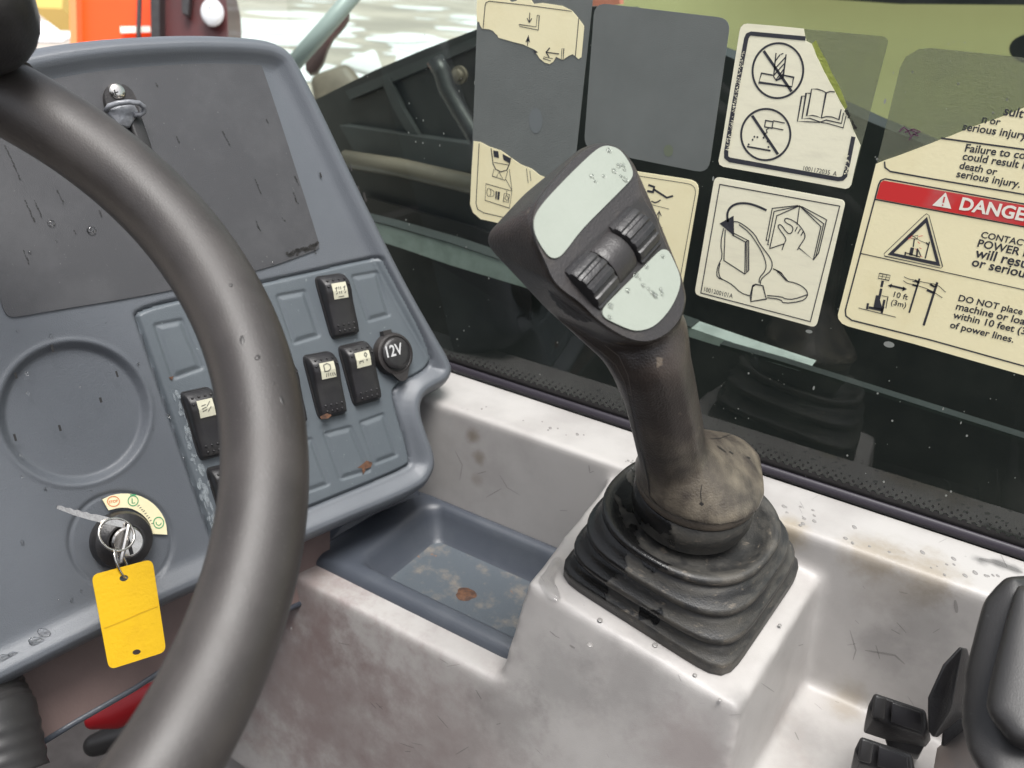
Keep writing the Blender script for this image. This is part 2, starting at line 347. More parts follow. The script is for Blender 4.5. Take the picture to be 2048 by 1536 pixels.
# lower body widens towards the driver's knees
mb.add(*box8([(-.50, .36, -.50), (.62, .35, -.50), (.62, .53, -.50), (-.50, .53, -.50)], [(-.62, .300, -.84), (.62, .300, -.84), (.62, .53, -.84), (-.62, .53, -.84)]))
body = remesh(mb, 'moulded_body', M['molding'], console, .0026, 9, .6)

# ================================================================== TRAY
tray = empty('storage_tray', (-.28, .43, -.42), 'blue-grey plastic storage tray sunk beside the joystick pedestal with dust and a rusty spot', 'tray')
def rr(x0, x1, y0, y1, z, r, n=6):
    out = []
    for cx_, cy_, a0 in ((x1 - r, y1 - r, 0), (x0 + r, y1 - r, 90), (x0 + r, y0 + r, 180), (x1 - r, y0 + r, 270)):
        for i in range(n + 1):
            a = math.radians(a0 + 90 * i / n); out.append((cx_ + r * math.cos(a), cy_ + r * math.sin(a), z))
    return out
TZ = -.395
prof = [(-.386, -.186, .3700, .4885, -.424, .010), (-.384, -.186, .3705, .4880, -.408, .010), (-.380, -.186, .3715, .4878, -.4035, .010), (-.372, -.188, .3740, .4870, -.3990, .010), (-.362, -.190, .3770, .4860, -.3975, .011), (-.351, -.193, .3815, .4825, -.3970, .012), (-.3465, -.197, .3845, .4800, -.3980, .012), (-.3435, -.1985, .3865, .4780, -.4005, .012), (-.3415, -.200, .3885, .4765, -.4050, .011), (-.334, -.204, .396, .470, -.4200, .009), (-.331, -.206, .399, .467, -.4228, .008)]
obj('tray_shell', *loft([rr(*p) for p in prof], False, False), M['tray'], tray, smooth=True)
obj('tray_floor', *loft([rr(*prof[-1]), rr(-.327, -.21, .402, .463, -.4240, .006)], False, True), M['tray_floor'], tray, auto=40)
c = PZ(932, 1188, -.4238)
V = [(c[0] + .0075 * (1 + .12 * math.sin(5 * a)) * math.cos(a), c[1] + .0075 * (1 + .1 * math.sin(3 * a)) * math.sin(a), -.4239) for a in np.linspace(0, 2 * math.pi, 33)[:-1]]
V2 = [(c[0] + (v[0] - c[0]) * .5, c[1] + (v[1] - c[1]) * .5, -.4232) for v in V]
obj('rust_spot', *loft([V, V2], False, True), M['rust'], tray)
# raised neck of the tray running up behind the dash
obj('tray_flange', *hullw([(-.385, .402, -.410), (-.360, .480, -.404), (-.385, .480, -.372), (-.42, .44, -.37), (-.43, .40, -.43)], .005), M['tray'], tray, auto=50)

# ================================================================== DASH
nd_c = nrm(np.cross(nrm((1976, -708, 1725)), nrm((2645, 9072, 1725)))); u_c = nrm((1976, -708, 1725)); w_c = np.cross(nd_c, u_c)
nd, ud, wd = W(nd_c), W(u_c), W(w_c); DD = .545
if wd[2] > 0: wd = -wd
OD = nd * DD
def DP(px, py, h=0.0): return PPl(px, py, nd * (DD - h), nd)
def dab(px, py, h=0.0): p = DP(px, py, h) - OD; return np.array((p @ ud, p @ wd))
def d3(a, b, h): return OD + np.multiply.outer(a, ud) + np.multiply.outer(b, wd) - np.multiply.outer(h, nd)
def sdf(poly, A, B):
    P = np.array(poly); Q = np.roll(P, -1, 0); d = np.full(A.shape, 1e9); ins = np.zeros(A.shape, bool)
    cxn = np.zeros(A.shape); cyn = np.zeros(A.shape)
    for (x0, y0), (x1, y1) in zip(P, Q):
        ex, ey = x1 - x0, y1 - y0; t = np.clip(((A - x0) * ex + (B - y0) * ey) / (ex * ex + ey * ey + 1e-18), 0, 1)
        px, py = x0 + t * ex, y0 + t * ey; dd = (A - px) ** 2 + (B - py) ** 2; m = dd < d
        d = np.where(m, dd, d); cxn = np.where(m, px, cxn); cyn = np.where(m, py, cyn)
        ins ^= ((y0 > B) != (y1 > B)) & (A < (x1 - x0) * (B - y0) / (y1 - y0 + 1e-18) + x0)
    d = np.sqrt(d); return np.where(ins, -d, d), cxn, cyn
def ss(x, a, b): t = np.clip((x - a) / (b - a), 0, 1); return t * t * (3 - 2 * t)
out_px = [(-150, 130), (0, 98), (100, 78), (200, 66), (300, 60), (400, 58), (500, 63), (550, 72), (588, 95), (612, 135), (650, 212), (700, 318), (760, 442), (820, 562), (880, 668), (908, 716), (915, 745), (900, 775), (870, 790), (852, 803), (850, 825), (862, 862), (878, 905), (880, 935), (868, 965), (849, 988), (780, 1022), (688, 1060), (600, 1099), (500, 1146), (381, 1198), (200, 1285), (46, 1364), (-60, 1418), (-200, 1480)]
outl = smoothpoly([dab(x, y, .003) for x, y in out_px], 2)
sub_px = smoothpoly([(271, 622), (360, 598), (544, 562), (735, 517), (757, 517), (764, 533), (860, 708), (856, 738), (795, 768), (783, 792), (823, 918), (814, 936), (623, 1013), (437, 1090), (425, 1078), (407, 1025), (275, 642)], 2)
subp = [dab(x, y) for x, y in sub_px]
circ = [dab(x, y) for x, y in ell(148, 826, 152, 143, n=72)]
kc = dab(242, 1077); keyo = [dab(x, y) for x, y in ell(242, 1082, 102, 96, n=60)]
blq = [z7([(175, 440), (330, 410), (450, 690), (280, 750)]), z7([(890, 270), (1050, 240), (1135, 500), (985, 545)]), z7([(1330, 155), (1470, 130), (1545, 380), (1420, 415)]),
       z7([(1165, 1075), (1320, 1035), (1430, 1290), (1260, 1340)]), z7([(1375, 1010), (1510, 960), (1590, 1200), (1460, 1250)]), z7([(960, 1140), (1090, 1105), (1190, 1370), (1050, 1420)])]
bls = [[dab(x, y) for x, y in roundquad(q, .06, 3)] for q in blq]
P_ = np.array(outl); a0, b0 = P_.min(0); a1, b1 = P_.max(0); a0 = max(a0, min(dab(-60, 100)[0], dab(-60, 1450)[0]))
st = .0009; ga = np.arange(a0, a1 + st, st); gb = np.arange(b0, b1 + st, st); A, B = np.meshgrid(ga, gb)
s, cxn, cyn = sdf(outl, A, B)
ins = s < 0
q = ins[:-1, :-1] | ins[1:, :-1] | ins[:-1, 1:] | ins[1:, 1:]
A2 = np.where(s > 0, cxn, A); B2 = np.where(s > 0, cyn, B); t = np.clip(-s, 0, None)
h = np.interp(t, [0, .0015, .0035, .006, .009, .012, .0145, .017, .0195, .022, .0245, .027], [-.010, -.0045, .0005, .0045, .0068, .0068, .0055, .0035, .0017, .0006, .0001, 0])
sp, _, _ = sdf(subp, A, B); h += np.where(t > .02, -.0024 * np.exp(-(sp / .0012) ** 2) + .0006 * ss(-sp, 0, .002), -.0020 * np.exp(-(sp / .0012) ** 2))
sc, _, _ = sdf(circ, A, B); h += -.0045 * ss(-sc, -.0005, .0050) + .0006 * np.exp(-((sc - .001) / .0015) ** 2)
sk, _, _ = sdf(keyo, A, B); h += -.0014 * np.exp(-(sk / .0014) ** 2) - .0008 * ss(-sk, 0, .003)
for bq in bls:
    sb, _, _ = sdf(bq, A, B); h += -.0011 * np.exp(-((sb) / .0009) ** 2) + .0007 * ss(-sb, .0018, .0032) - .0004 * ss(-sb, 0, .0012)
V = d3(A2, B2, h).reshape(-1, 3); nx = A.shape[1]; I = np.arange(A.size).reshape(A.shape)
spc = (sp[:-1, :-1] + sp[1:, 1:]) / 2
dash = empty('dashboard', d3(-.05, .1, -.03), 'blue-grey dashboard panel with black screen cover and rocker switches behind the steering wheel', 'dashboard')
def gridmesh(name, mask, m, parent, skirt=0):
    ii, jj = np.nonzero(mask); F = np.stack([I[ii, jj], I[ii, jj + 1], I[ii + 1, jj + 1], I[ii + 1, jj]], 1)
    VV = V; 
    if skirt:
        E = np.concatenate([F[:, [k, (k + 1) % 4]] for k in range(4)]); key = np.sort(E, 1); k1 = key[:, 0].astype(np.int64) * A.size + key[:, 1]
        u_, idx, cnt = np.unique(k1, return_index=True, return_counts=True); E = E[idx[cnt == 1]]
        bt = V + nd * skirt; VV = np.concatenate([V, bt]); n = len(V)
        F = np.concatenate([F, np.stack([E[:, 1], E[:, 0], E[:, 0] + n, E[:, 1] + n], 1)])
    used, inv = np.unique(F, return_inverse=True); F = inv.reshape(F.shape); VV = VV[used] - np.array(origin(parent))
    me = bpy.data.meshes.new(name); me.vertices.add(len(VV)); me.vertices.foreach_set('co', VV.ravel()); me.loops.add(F.size); me.loops.foreach_set('vertex_index', F.ravel().astype(np.int32))
    me.polygons.add(len(F)); me.polygons.foreach_set('loop_start', np.arange(0, F.size, 4, dtype=np.int32)); me.update(calc_edges=True)
    bm = bmesh.new(); bm.from_mesh(me); bmesh.ops.dissolve_degenerate(bm, dist=1e-6, edges=bm.edges); bm.to_mesh(me); bm.free()
    me.materials.append(m); me.polygons.foreach_set('use_smooth', [True] * len(me.polygons)); o = bpy.data.objects.new(name, me); COL.objects.link(o); o.parent = parent; return o
gridmesh('housing', q & (spc >= 0), M['dash'], dash, .045)
gridmesh('switch_panel', q & (spc < 0), M['panel'], dash)
def df(px, py, h): return DP(px, py, h)
dup_ = -nd
dec = smoothpoly([(-70, 182), (-10, 165), (60, 148), (150, 131), (250, 119), (350, 112), (450, 109), (498, 109), (512, 113), (522, 128), (575, 290), (636, 482), (638, 496), (628, 502), (515, 543), (300, 590), (100, 622), (25, 636), (12, 630), (3, 612), (-70, 380)], 2)
b_ = [DP(x, y, .0002) for x, y in dec]
obj('screen_cover', *slab(b_, dup_, .0009), M['decal'], dash)
# wet scuffs and drips on the cover
fl = Flat(df, dup_)
r_ = random.Random(3)
for (x, y, l) in [(50, 400, 45), (68, 400, 36), (115, 380, 30), (312, 165, 14), (352, 272, 18), (446, 262, 34), (510, 358, 32), (586, 385, 28), (512, 442, 20), (46, 500, 34), (198, 420, 16), (590, 352, 20), (565, 435, 10), (148, 460, 14), (10, 290, 70), (240, 260, 6), (628, 500, 8), (533, 238, 10)]:
    for k in range(max(2, l // 5)):
        yy = y + k * 5; xx = x + k * 2.2 + r_.uniform(-1, 1); fl.line([(xx, yy), (xx + r_.uniform(1, 3), yy + r_.uniform(2, 5))], r_.uniform(1, 3.2), h=.0014)
for k in range(26):
    x = 572 + k * 2.4; fl.line([(x, 512 - k * .75 + r_.uniform(-6, 6)), (x + 5, 506 - k * .75 + r_.uniform(-5, 5))], r_.uniform(2, 6), h=.0014)
tag(fl.build('dark_streaks', M['dirt'], dash), kind='stuff')
fl = Flat(df, dup_)
for _ in range(170):
    x, y = r_.uniform(0, 860), r_.uniform(120, 1280)
    a_ = dab(x, y)
    fl.fill(ell(x, y, r_.uniform(.6, 1.5), r_.uniform(.6, 1.5), n=6), h=.0016)
fl2 = Flat(df, dup_)
for (x, y, l, w_) in [(715, 372, 14, 4), (727, 385, 18, 4), (700, 330, 12, 3), (655, 290, 16, 2), (726, 410, 26, 10), (640, 345, 10, 3), (103, 690, 14, 5), (118, 850, 12, 5), (30, 745, 12, 5), (28, 868, 14, 5), (200, 795, 10, 5), (232, 742, 12, 4)]:
    fl2.line([(x, y), (x + l * .3, y + l)], w_, h=.0014)
tag(fl2.build('wet_marks', M['dirt'], dash), kind='stuff')

# ---- rocker switches
def rocker(q, label, icon=None, partial=False):
    P = [DP(x, y) for x, y in q]; c = sum(P) / 4; ex = ud; ey = -wd                         # ey up the dash
    wx = (np.linalg.norm(P[1] - P[0]) + np.linalg.norm(P[2] - P[3])) / 4; wy = (np.linalg.norm(P[0] - P[3]) + np.linalg.norm(P[1] - P[2])) / 4
    exn = nrm((P[1] - P[0]) + (P[2] - P[3])); eyn = nrm((P[0] - P[3]) + (P[1] - P[2])); wx *= .96
    c = c + nd * .0
    def loc(x, y, z): return c + exn * x * wx + eyn * y * wy - nd * z
    def hz(y):  # height along the rocker, y = 1 top, -1 bottom
        return float(np.interp(y, [-1, -.94, -.7, -.3, .1, .45, .72, .93, 1], [.0035, .0058, .0070, .0077, .0088, .0108, .0108, .0070, .0045]))
    # bezel foot
    ft = MB(); R0 = [loc(x, y, .0002) for x, y in roundquad([(-1.06, 1.03), (1.06, 1.03), (1.06, -1.03), (-1.06, -1.03)], .15)]
    R1 = [loc(x, y, .0022) for x, y in roundquad([(-1.04, 1.01), (1.04, 1.01), (1.04, -1.01), (-1.04, -1.01)], .15)]
    ft.add(*loft([R0, R1], False, True)); root = ft.build('rocker_switch', M['black'], dash, auto=40)
    if label: root['label'] = label
    ys = np.linspace(-1, 1, 34); xs = [-1, -.985, -.94, -.87, -.4, 0, .4, .87, .94, .985, 1]; dz = [-.0045, -.0022, -.0007, 0, .0003, .0003, .0003, 0, -.0007, -.0022, -.0045]
    VV = []; F = []
    for y in ys:
        for x, d_ in zip(xs, dz):
            rx = x * (1 - .05 * max(0, (abs(y) - .93) / .07) ** 2); VV.append(loc(rx * .97, y * .975, hz(y) + d_))
    n = len(xs)
    for i in range(len(ys) - 1):
        for j in range(n - 1): F.append((i * n + j, i * n + j + 1, (i + 1) * n + j + 1, (i + 1) * n + j))
    # skirts
    m_ = len(VV)
    loop = [j for j in range(n)] + [i * n + n - 1 for i in range(1, len(ys))] + [(len(ys) - 1) * n + j for j in range(n - 2, -1, -1)] + [i * n for i in range(len(ys) - 2, 0, -1)]
    for k in loop: p = np.array(VV[k]); VV.append(p - (-nd) * ((OD - p) @ nd * 1.0 - .0005) * 1.0 if False else p + nd * ((OD - p) @ nd - .0008))
    for k in range(len(loop)): k2 = (k + 1) % len(loop); F.append((loop[k], loop[k2], m_ + k2, m_ + k))
    obj('rocker', VV, F, M['rocker'], root, auto=50)
    dm = MB()
    for y, xsr in ((-.80, (-.55, -.18, .18, .55)), (-.62, (-.6, -.2, .2, .6)), (.80, (-.62, -.2, .22, .62)), (.62, (-.72, .78)), ):
        for x in xsr:
            cc = loc(x, y, hz(y) + .0002); dm.add(cc + ICO1[0] * .00095, ICO1[1])
    tag(dm.build('grip_dots', M['rocker'], root, smooth=True), kind='stuff')
    ic = MB(); sq = roundquad([(-.50, .72), (.56, .72), (.56, .22), (-.50, .22)], .18, 3)
    def onr(x, y, e): return loc(x, y, hz(y) + e)
    g = []
    for yy in np.linspace(.20, .70, 7):
        g.append([onr(x, yy, .0007) for x in np.linspace(-.5, .54, 7)])
    vv = [p for r in g for p in r]; ff = [(i * 7 + j, i * 7 + j + 1, (i + 1) * 7 + j + 1, (i + 1) * 7 + j) for i in range(6) for j in range(6)]
    ff = [f for k, f in enumerate(ff)]
    lp = [j for j in range(7)] + [i * 7 + 6 for i in range(1, 7)] + [42 + j for j in range(5, -1, -1)] + [i * 7 for i in range(5, 0, -1)]; m_ = len(vv)
    vv += [vv[k] + nd * .0016 for k in lp]; ff += [(lp[k], lp[(k + 1) % len(lp)], m_ + (k + 1) % len(lp), m_ + k) for k in range(len(lp))]
    dm = None
    ip = obj('icon_plate', vv, ff, M['label'], root)
    if icon:
        fn = lambda x, y, h: onr(-.5 + 1.04 * x, .20 + .50 * y, .0007 + .00025)
        k = Flat(fn, -nd); icon(k); k.build('icon', M['ink2'], root)
    return root
def ic_light(k):
    k.line([(.25, .45), (.25, .85), (.5, .92), (.68, .8), (.68, .58), (.5, .45)], .06, close=True)
    for i in range(5): k.line([(.35 + .12 * i, .32), (.30 + .16 * i, .1)], .05)
def ic_work(k):
    for i in range(3): k.line([(.2, .35 + .16 * i), (.5, .42 + .15 * i)], .04)
    k.line([(.55, .3), (.8, .55)], .04); k.line([(.55, .6), (.8, .85)], .04)
def ic_four(k):
    for x, y in ((.15, .65), (.72, .65)): k.line([(x, y), (x + .15, y + .1), (x + .05, y - .18)], .05)
    k.line([(.42, .3), (.42, .75)], .05); k.line([(.55, .3), (.55, .75)], .05); k.line([(.3, .12), (.7, .12)], .05)
    for x, y in ((.15, .3), (.75, .3)): k.line([(x, y), (x + .12, y + .08)], .05)
def ic_wipe(k):
    k.line([(.2, .25), (.2, .4), (.45, .4), (.45, .25)], .05); k.line([(.7, .6), (.8, .75), (.7, .9), (.6, .75)], .06, close=True); k.fill(ell(.72, .4, .05, .06, n=8))
rocker(z7([(1098, 165), (1270, 135), (1360, 492), (1205, 520)]), 'topmost rocker switch, next to the upper right blank', ic_four)
rocker(z7([(1030, 625), (1200, 590), (1290, 955), (1128, 990)]), 'rocker switch with a headlamp symbol and rust at its lower end', ic_light)
rocker(z7([(1240, 570), (1400, 530), (1495, 870), (1330, 915)]), 'rocker switch beside the 12V socket', ic_wipe)
rocker(z7([(315, 845), (490, 795), (612, 1190), (430, 1228)]), 'rocker switch left of the steering wheel rim', ic_work)
rocker(z7([(465, 1285), (640, 1238), (752, 1620), (585, 1660)]), 'lowest rocker switch, half hidden by the wheel rim', ic_work)
rocker(z7([(795, 682), (963, 645), (1062, 1008), (894, 1046)]), 'rocker switch almost hidden behind the wheel rim', None)
# rust chip and its spot at the panel's foot
for pl_, h_ in (([(733, 921), (724, 929), (714, 936), (724, 936), (726, 950), (732, 938), (742, 934), (745, 925)], .0011), (z7([(1140, 975), (1180, 955), (1210, 965), (1190, 985), (1150, 990)]), .0075), (z7([(255, 745), (285, 738), (275, 765)]), .0012)):
    fl = Flat(df, dup_); fl.fill(pl_, h=h_); fl.build('rust_chip', M['rust'], dash)
# pale streaky film beside the switch panel's lower left seam
fl = Flat(df, dup_); r_ = random.Random(5)
for k in range(70):
    tt = r_.random(); x = 350 + 72 * tt + r_.gauss(6, 5); y = 785 + 270 * tt + r_.gauss(0, 10); fl.fill(ell(x, y, r_.uniform(1, 5), r_.uniform(3, 11), n=8, rot=-17), h=.0010 + k * 5e-6)
M['dust'] = see_through('pale_film', (1, 1, 1), 0, (.38, .42, .44), .35, .4, 700)  # plain pale film, used only for pale_streak
tag(fl.build('pale_streak', M['dust'], dash), kind='stuff')

# ---- 12V socket
sc0 = DP(787, 708, .004); sr = np.linalg.norm(DP(824, 700, .004) - DP(750, 716, .004)) / 2 * .96
def dring(c, r, h, n=40, off=(0, 0)): return [c + ud * (off[0] + r * math.cos(a)) + wd * (off[1] + r * math.sin(a)) - nd * h for a in np.linspace(0, 2 * math.pi, n + 1)[:-1]]
sock = obj('power_socket', *loft([dring(sc0, sr, -.004), dring(sc0, sr, .001), dring(sc0, sr * .95, .003), dring(sc0, sr * .84, .0036), dring(sc0, sr * .80, .0030)], False, True), M['bezel'], dash, auto=40)
obj('socket_cap', *loft([dring(sc0, sr * .74, .0028), dring(sc0, sr * .74, .0046), dring(sc0, sr * .68, .0056), dring(sc0, sr * .5, .0060)], False, True), M['black'], sock, auto=40)
tb = [sc0 + ud * x * sr + wd * y * sr for x, y in ((-.45, .85), (-.12, 1.28), (.1, 1.34), (.3, 1.25), (.55, .8))]; obj('pull_tab', *slab([p - nd * .0005 for p in tb], -nd, .0025), M['bezel'], sock)
tb = [sc0 + ud * x * sr + wd * y * sr for x, y in ((-.35, -.9), (-.32, -1.15), (.12, -1.15), (.15, -.9))]; obj('hinge', *slab([p + nd * .003 for p in tb], -nd, .005), M['bezel'], sock)
k = Flat(lambda x, y, h: DP(x, y, .0104), -nd); k.text('12V', (775, 715), (807, 707), .018, sy=1.2); k.build('lettering', mat('grey_print', (.5, .5, .5), .5), sock)

# ---- ignition switch
kc0 = DP(243, 1080, .002); kr = .0172
ign = obj('ignition_switch', *loft([dring(kc0, kr, -.003), dring(kc0, kr, .003), dring(kc0, kr * .93, .006), dring(kc0, kr * .8, .007), dring(kc0, kr * .62, .0095), dring(kc0, kr * .56, .0095), dring(kc0, kr * .54, .006)], False, True), M['black'], dash, auto=35)
obj('barrel', *loft([dring(kc0, kr * .52, .006), dring(kc0, kr * .52, .0125), dring(kc0, kr * .46, .0135)], False, True), M['chrome'], ign, auto=35)
sl_ = [kc0 + ud * x + wd * y for x, y in ((-.0008, -.0075), (.0012, -.0075), (.0008, .0075), (-.0012, .0075))]; obj('key_slot', *slab([p - nd * .0136 for p in sl_], -nd, .0003), M['black'], ign)
arc_o = zk([(535, 128), (590, 103), (650, 95), (720, 103), (790, 138), (840, 190), (868, 245), (875, 312)]); arc_i = zk([(795, 308), (790, 265), (765, 225), (730, 195), (680, 172), (630, 170), (600, 176), (568, 185)])
arc = smoothpoly(arc_o, 1, False) + smoothpoly(arc_i, 1, False)
obj('position_label', *slab([DP(x, y, .0008) for x, y in arc], dup_, .0008), M['paper'], ign)
k = Flat(lambda x, y, h: DP(x, y, .0019), -nd); C_ = zk([(595, 138), (698, 135), (832, 250)])
k.line(ell(C_[0][0], C_[0][1], 12, 10), 1.6, True); k.text('STOP', (C_[0][0] - 9, C_[0][1] + 4), (C_[0][0] + 9, C_[0][1] + 1), .02); k.build('stop_symbol', M['orange_ink'], ign)
k = Flat(lambda x, y, h: DP(x, y, .0019), -nd); k.line(ell(C_[1][0], C_[1][1], 10, 10), 1.8, True); k.line([(C_[1][0] - 2, C_[1][1] - 5), (C_[1][0] - 2, C_[1][1] + 5), (C_[1][0] + 4, C_[1][1] + 4)], 1.8); k.line([(C_[1][0] - 6, C_[1][1] - 12), (C_[1][0] + 6, C_[1][1] - 12)], 2)
k.line(ell(C_[2][0], C_[2][1], 10, 11), 1.8, True); k.line(ell(C_[2][0], C_[2][1], 5, 5, 0, 200, 12), 1.6); k.build('run_symbols', M['green_ink'], ign)
k = Flat(lambda x, y, h: DP(x, y, .0019), -nd)
for i in range(9): x, y = zk([(722 + 9 * i, 165 + 8.4 * i + .35 * i * i)])[0]; k.line([(x, y), (x + 4, y + (i % 3) - 3)], 1.3)
k.build('small_print', M['ink2'], ign)

# ================================================================== KEYS
def kp(x, y, h): return DP(x, y, h)
keys = empty('key_set', kp(240, 1075, .016), 'two flat nickel keys on split rings with a blank yellow tag hanging from the ignition', 'keys')
def keyplate(name, pts, h0, h1, th=.0018, m='chrome', par=None):
    P = [kp(x, y, h0 + (h1 - h0) * i_) for (x, y), i_ in pts]; return obj(name, *slab(P, -nd, th), M[m], par or keys)
# key in the barrel, edge towards us
V, F = hullw([kp(243, 1122, .020), kp(261, 1052, .020), kp(241, 1124, .034), kp(257, 1052, .033)], .0011, ICO1); obj('ignition_key', V, F, M['chrome'], keys, auto=40)
# loose key lying over to the upper left, toothed
top = []; r_ = random.Random(2)
n = 16
for i in range(n + 1):
    t_ = i / n; x = 113 + (248 - 113) * t_; y = 1012 + (1046 - 1012) * t_; top.append((x, y - (1.0 + (2.2 if i % 2 else 0) if i < 10 else 3.5)))
botm = [(248, 1056), (180, 1040), (146, 1030), (112, 1017)]
P = [kp(x, y, .028) for x, y in top + botm]; obj('loose_key', *slab(P, -nd, .0016), M['chrome'], keys)
def ringpath(cx_, cy_, rx, ry, rot, h0, dh, n=40): return [kp(x, y, h0 + dh * math.sin(2 * math.pi * i / n)) for i, (x, y) in enumerate(ell(cx_, cy_, rx, ry, n=n, rot=rot))]
obj('split_ring', *tube(ringpath(233, 1069, 36, 32, 20, .032, .003), .00075, 8, True), M['chrome'], keys, smooth=True)
obj('tag_ring', *tube(ringpath(243, 1127, 31, 9, 68, .034, .004), .0007, 8, True), M['chrome'], keys, smooth=True)
V, F = hullw([kp(229, 1100, .026), kp(236, 1142, .026), kp(232, 1098, .030), kp(240, 1140, .030)], .0006, ICO1); obj('second_key', V, F, M['chrome'], keys, auto=40)
tq = roundquad(zk([(478, 525), (797, 440), (870, 925), (570, 1020)]), 15, 6); hole1 = ell(*zk([(648, 540)])[0], 9, 6.5, n=16, rot=-10); hole2 = ell(*zk([(715, 928)])[0], 8.5, 5.5, n=16, rot=-10)
def tagp(x, y, e): return kp(x, y, .036 + e + .004 * math.sin((y - 1120) / 70.0))
tw = [tagp(x, y, 0) for x, y in tq]; TC = sum(tw) / len(tw)
tn = nd
loops = [[kp(x, y, .036) for x, y in lp_] for lp_ in (tq, hole1[::-1], hole2[::-1])]
tri = tessellate_polygon([[Vector(p) for p in lp_] for lp_ in loops]); flat = [p for lp_ in loops for p in lp_]; n = len(flat)
VV = flat + [p - nd * .0007 for p in flat]; F = [t_ for t_ in tri] + [tuple(i + n for i in t_) for t_ in tri]; o_ = 0
for lp_ in loops:
    m_ = len(lp_); F += [(o_ + j, o_ + (j + 1) % m_, o_ + (j + 1) % m_ + n, o_ + j + n) for j in range(m_)]; o_ += m_
obj('yellow_tag', VV, F, M['yellow'], keys)

# faded pencil marks and a crease on the tag
k = Flat(lambda x, y, h: kp(x, y, .0369 + h), -nd); r_ = random.Random(6)
for yy in ():
    for q_ in range(5): xx = 206 + q_ * 7 + r_.uniform(-2, 2); k.line([(xx, yy - q_ * 1.2), (xx + r_.uniform(3, 6), yy - q_ * 1.2 - r_.uniform(0, 2))], r_.uniform(1.2, 2.4), h=.0002)
k.line([(208, 1256), (240, 1244), (280, 1226), (316, 1212)], 1.4, h=.0002)
M['faded'] = mat('faded_pencil', (.58, .35, .004), .6); tag(k.build('faded_marks', M['faded'], keys), kind='stuff')
# ================================================================== JOYSTICK
BL, BF, BR = PP(1116, 1172, 0), PP(1435, 1376, 0), PP(1595, 1118, 0)
bc = (BL + BR) / 2; e1 = nrm(BF - BL); e2 = nrm(np.cross(pn, e1)); ha = (np.linalg.norm(BF - BL) + np.linalg.norm(BR - BF)) / 4
print('boot side', 2 * ha, np.linalg.norm(BF - BL), np.linalg.norm(BR - BF))
joy = empty('joystick', bc, 'worn brown-black joystick grip with two pale labels and thumb rollers above a dusty rubber bellows', 'joystick')
cb = PP(1385, 1012, .056); cc = PP(1388, 988, .064)     # collar centre
def sring(h, s_, e, n=72):
    t_ = min(1, h / .056); c_ = bc * (1 - t_) + (cb - pn * .056) * t_ + pn * h; out = []
    for i in range(n):
        a = 2 * math.pi * i / n; x, y = math.cos(a), math.sin(a); k_ = (abs(x) ** e + abs(y) ** e) ** (-1 / e); out.append(c_ + (e1 * x + e2 * y) * k_ * s_ * ha)
    return out
BP = [(.0003, 1.0, 9), (.0075, 1.0, 9), (.0088, .992, 8.5), (.0094, .97, 8), (.0125, .955, 7), (.0165, .935, 6), (.0174, .90, 5.5), (.0178, .955, 5.2), (.0186, .978, 5.0), (.0215, .980, 4.9), (.0226, .968, 4.8), (.0232, .95, 4.6),
      (.0275, .922, 4.0), (.0312, .90, 3.7), (.0318, .865, 3.6), (.0322, .915, 3.5), (.0332, .935, 3.4), (.0362, .938, 3.3), (.0372, .925, 3.2), (.0378, .905, 3.1), (.0415, .875, 2.8), (.0455, .845, 2.6), (.0462, .81, 2.5), (.0466, .855, 2.45), (.0476, .875, 2.4), (.0505, .875, 2.35), (.0515, .86, 2.3), (.0518, .83, 2.2), (.049, .77, 2.1), (.0445, .70, 2), (.043, .60, 2)]
boot = obj('rubber_boot', *loft([sring(*p) for p in BP], True, True), M['boot'], joy, smooth=True)
t = M['boot'].node_tree; n_ = t.nodes; b = n_['Principled BSDF']; s0 = b.inputs['Base Color'].links[0].from_socket; r0_ = b.inputs['Roughness'].links[0].from_socket
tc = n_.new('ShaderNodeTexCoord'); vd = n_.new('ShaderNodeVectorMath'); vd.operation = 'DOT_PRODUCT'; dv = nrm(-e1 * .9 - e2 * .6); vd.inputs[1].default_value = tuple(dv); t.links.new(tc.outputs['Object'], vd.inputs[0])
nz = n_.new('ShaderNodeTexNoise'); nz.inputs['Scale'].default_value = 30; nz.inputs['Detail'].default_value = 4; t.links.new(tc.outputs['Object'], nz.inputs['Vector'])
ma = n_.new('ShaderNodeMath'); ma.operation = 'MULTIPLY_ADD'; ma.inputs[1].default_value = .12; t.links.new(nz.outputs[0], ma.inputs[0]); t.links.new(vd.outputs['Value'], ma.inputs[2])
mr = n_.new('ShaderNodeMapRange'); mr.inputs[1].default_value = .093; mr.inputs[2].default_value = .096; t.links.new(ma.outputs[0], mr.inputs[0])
ge = n_.new('ShaderNodeNewGeometry'); pm = n_.new('ShaderNodeMapRange'); pm.inputs[1].default_value = .515; pm.inputs[2].default_value = .60; pm.inputs[4].default_value = .45; t.links.new(ge.outputs['Pointiness'], pm.inputs[0])
nz3 = n_.new('ShaderNodeTexNoise'); nz3.inputs['Scale'].default_value = 90; nz3.inputs['Detail'].default_value = 5; t.links.new(tc.outputs['Object'], nz3.inputs['Vector']); pr = n_.new('ShaderNodeMapRange'); pr.inputs[1].default_value = .42; pr.inputs[2].default_value = .6; t.links.new(nz3.outputs[0], pr.inputs[0])
pp_ = n_.new('ShaderNodeMath'); pp_.operation = 'MULTIPLY'; t.links.new(pm.outputs[0], pp_.inputs[0]); t.links.new(pr.outputs[0], pp_.inputs[1])
m0 = n_.new('ShaderNodeMix'); m0.data_type = 'RGBA'; t.links.new(pp_.outputs[0], m0.inputs[0]); t.links.new(s0, m0.inputs[6]); m0.inputs[7].default_value = (.17, .15, .12, 1); s0 = m0.outputs[2]
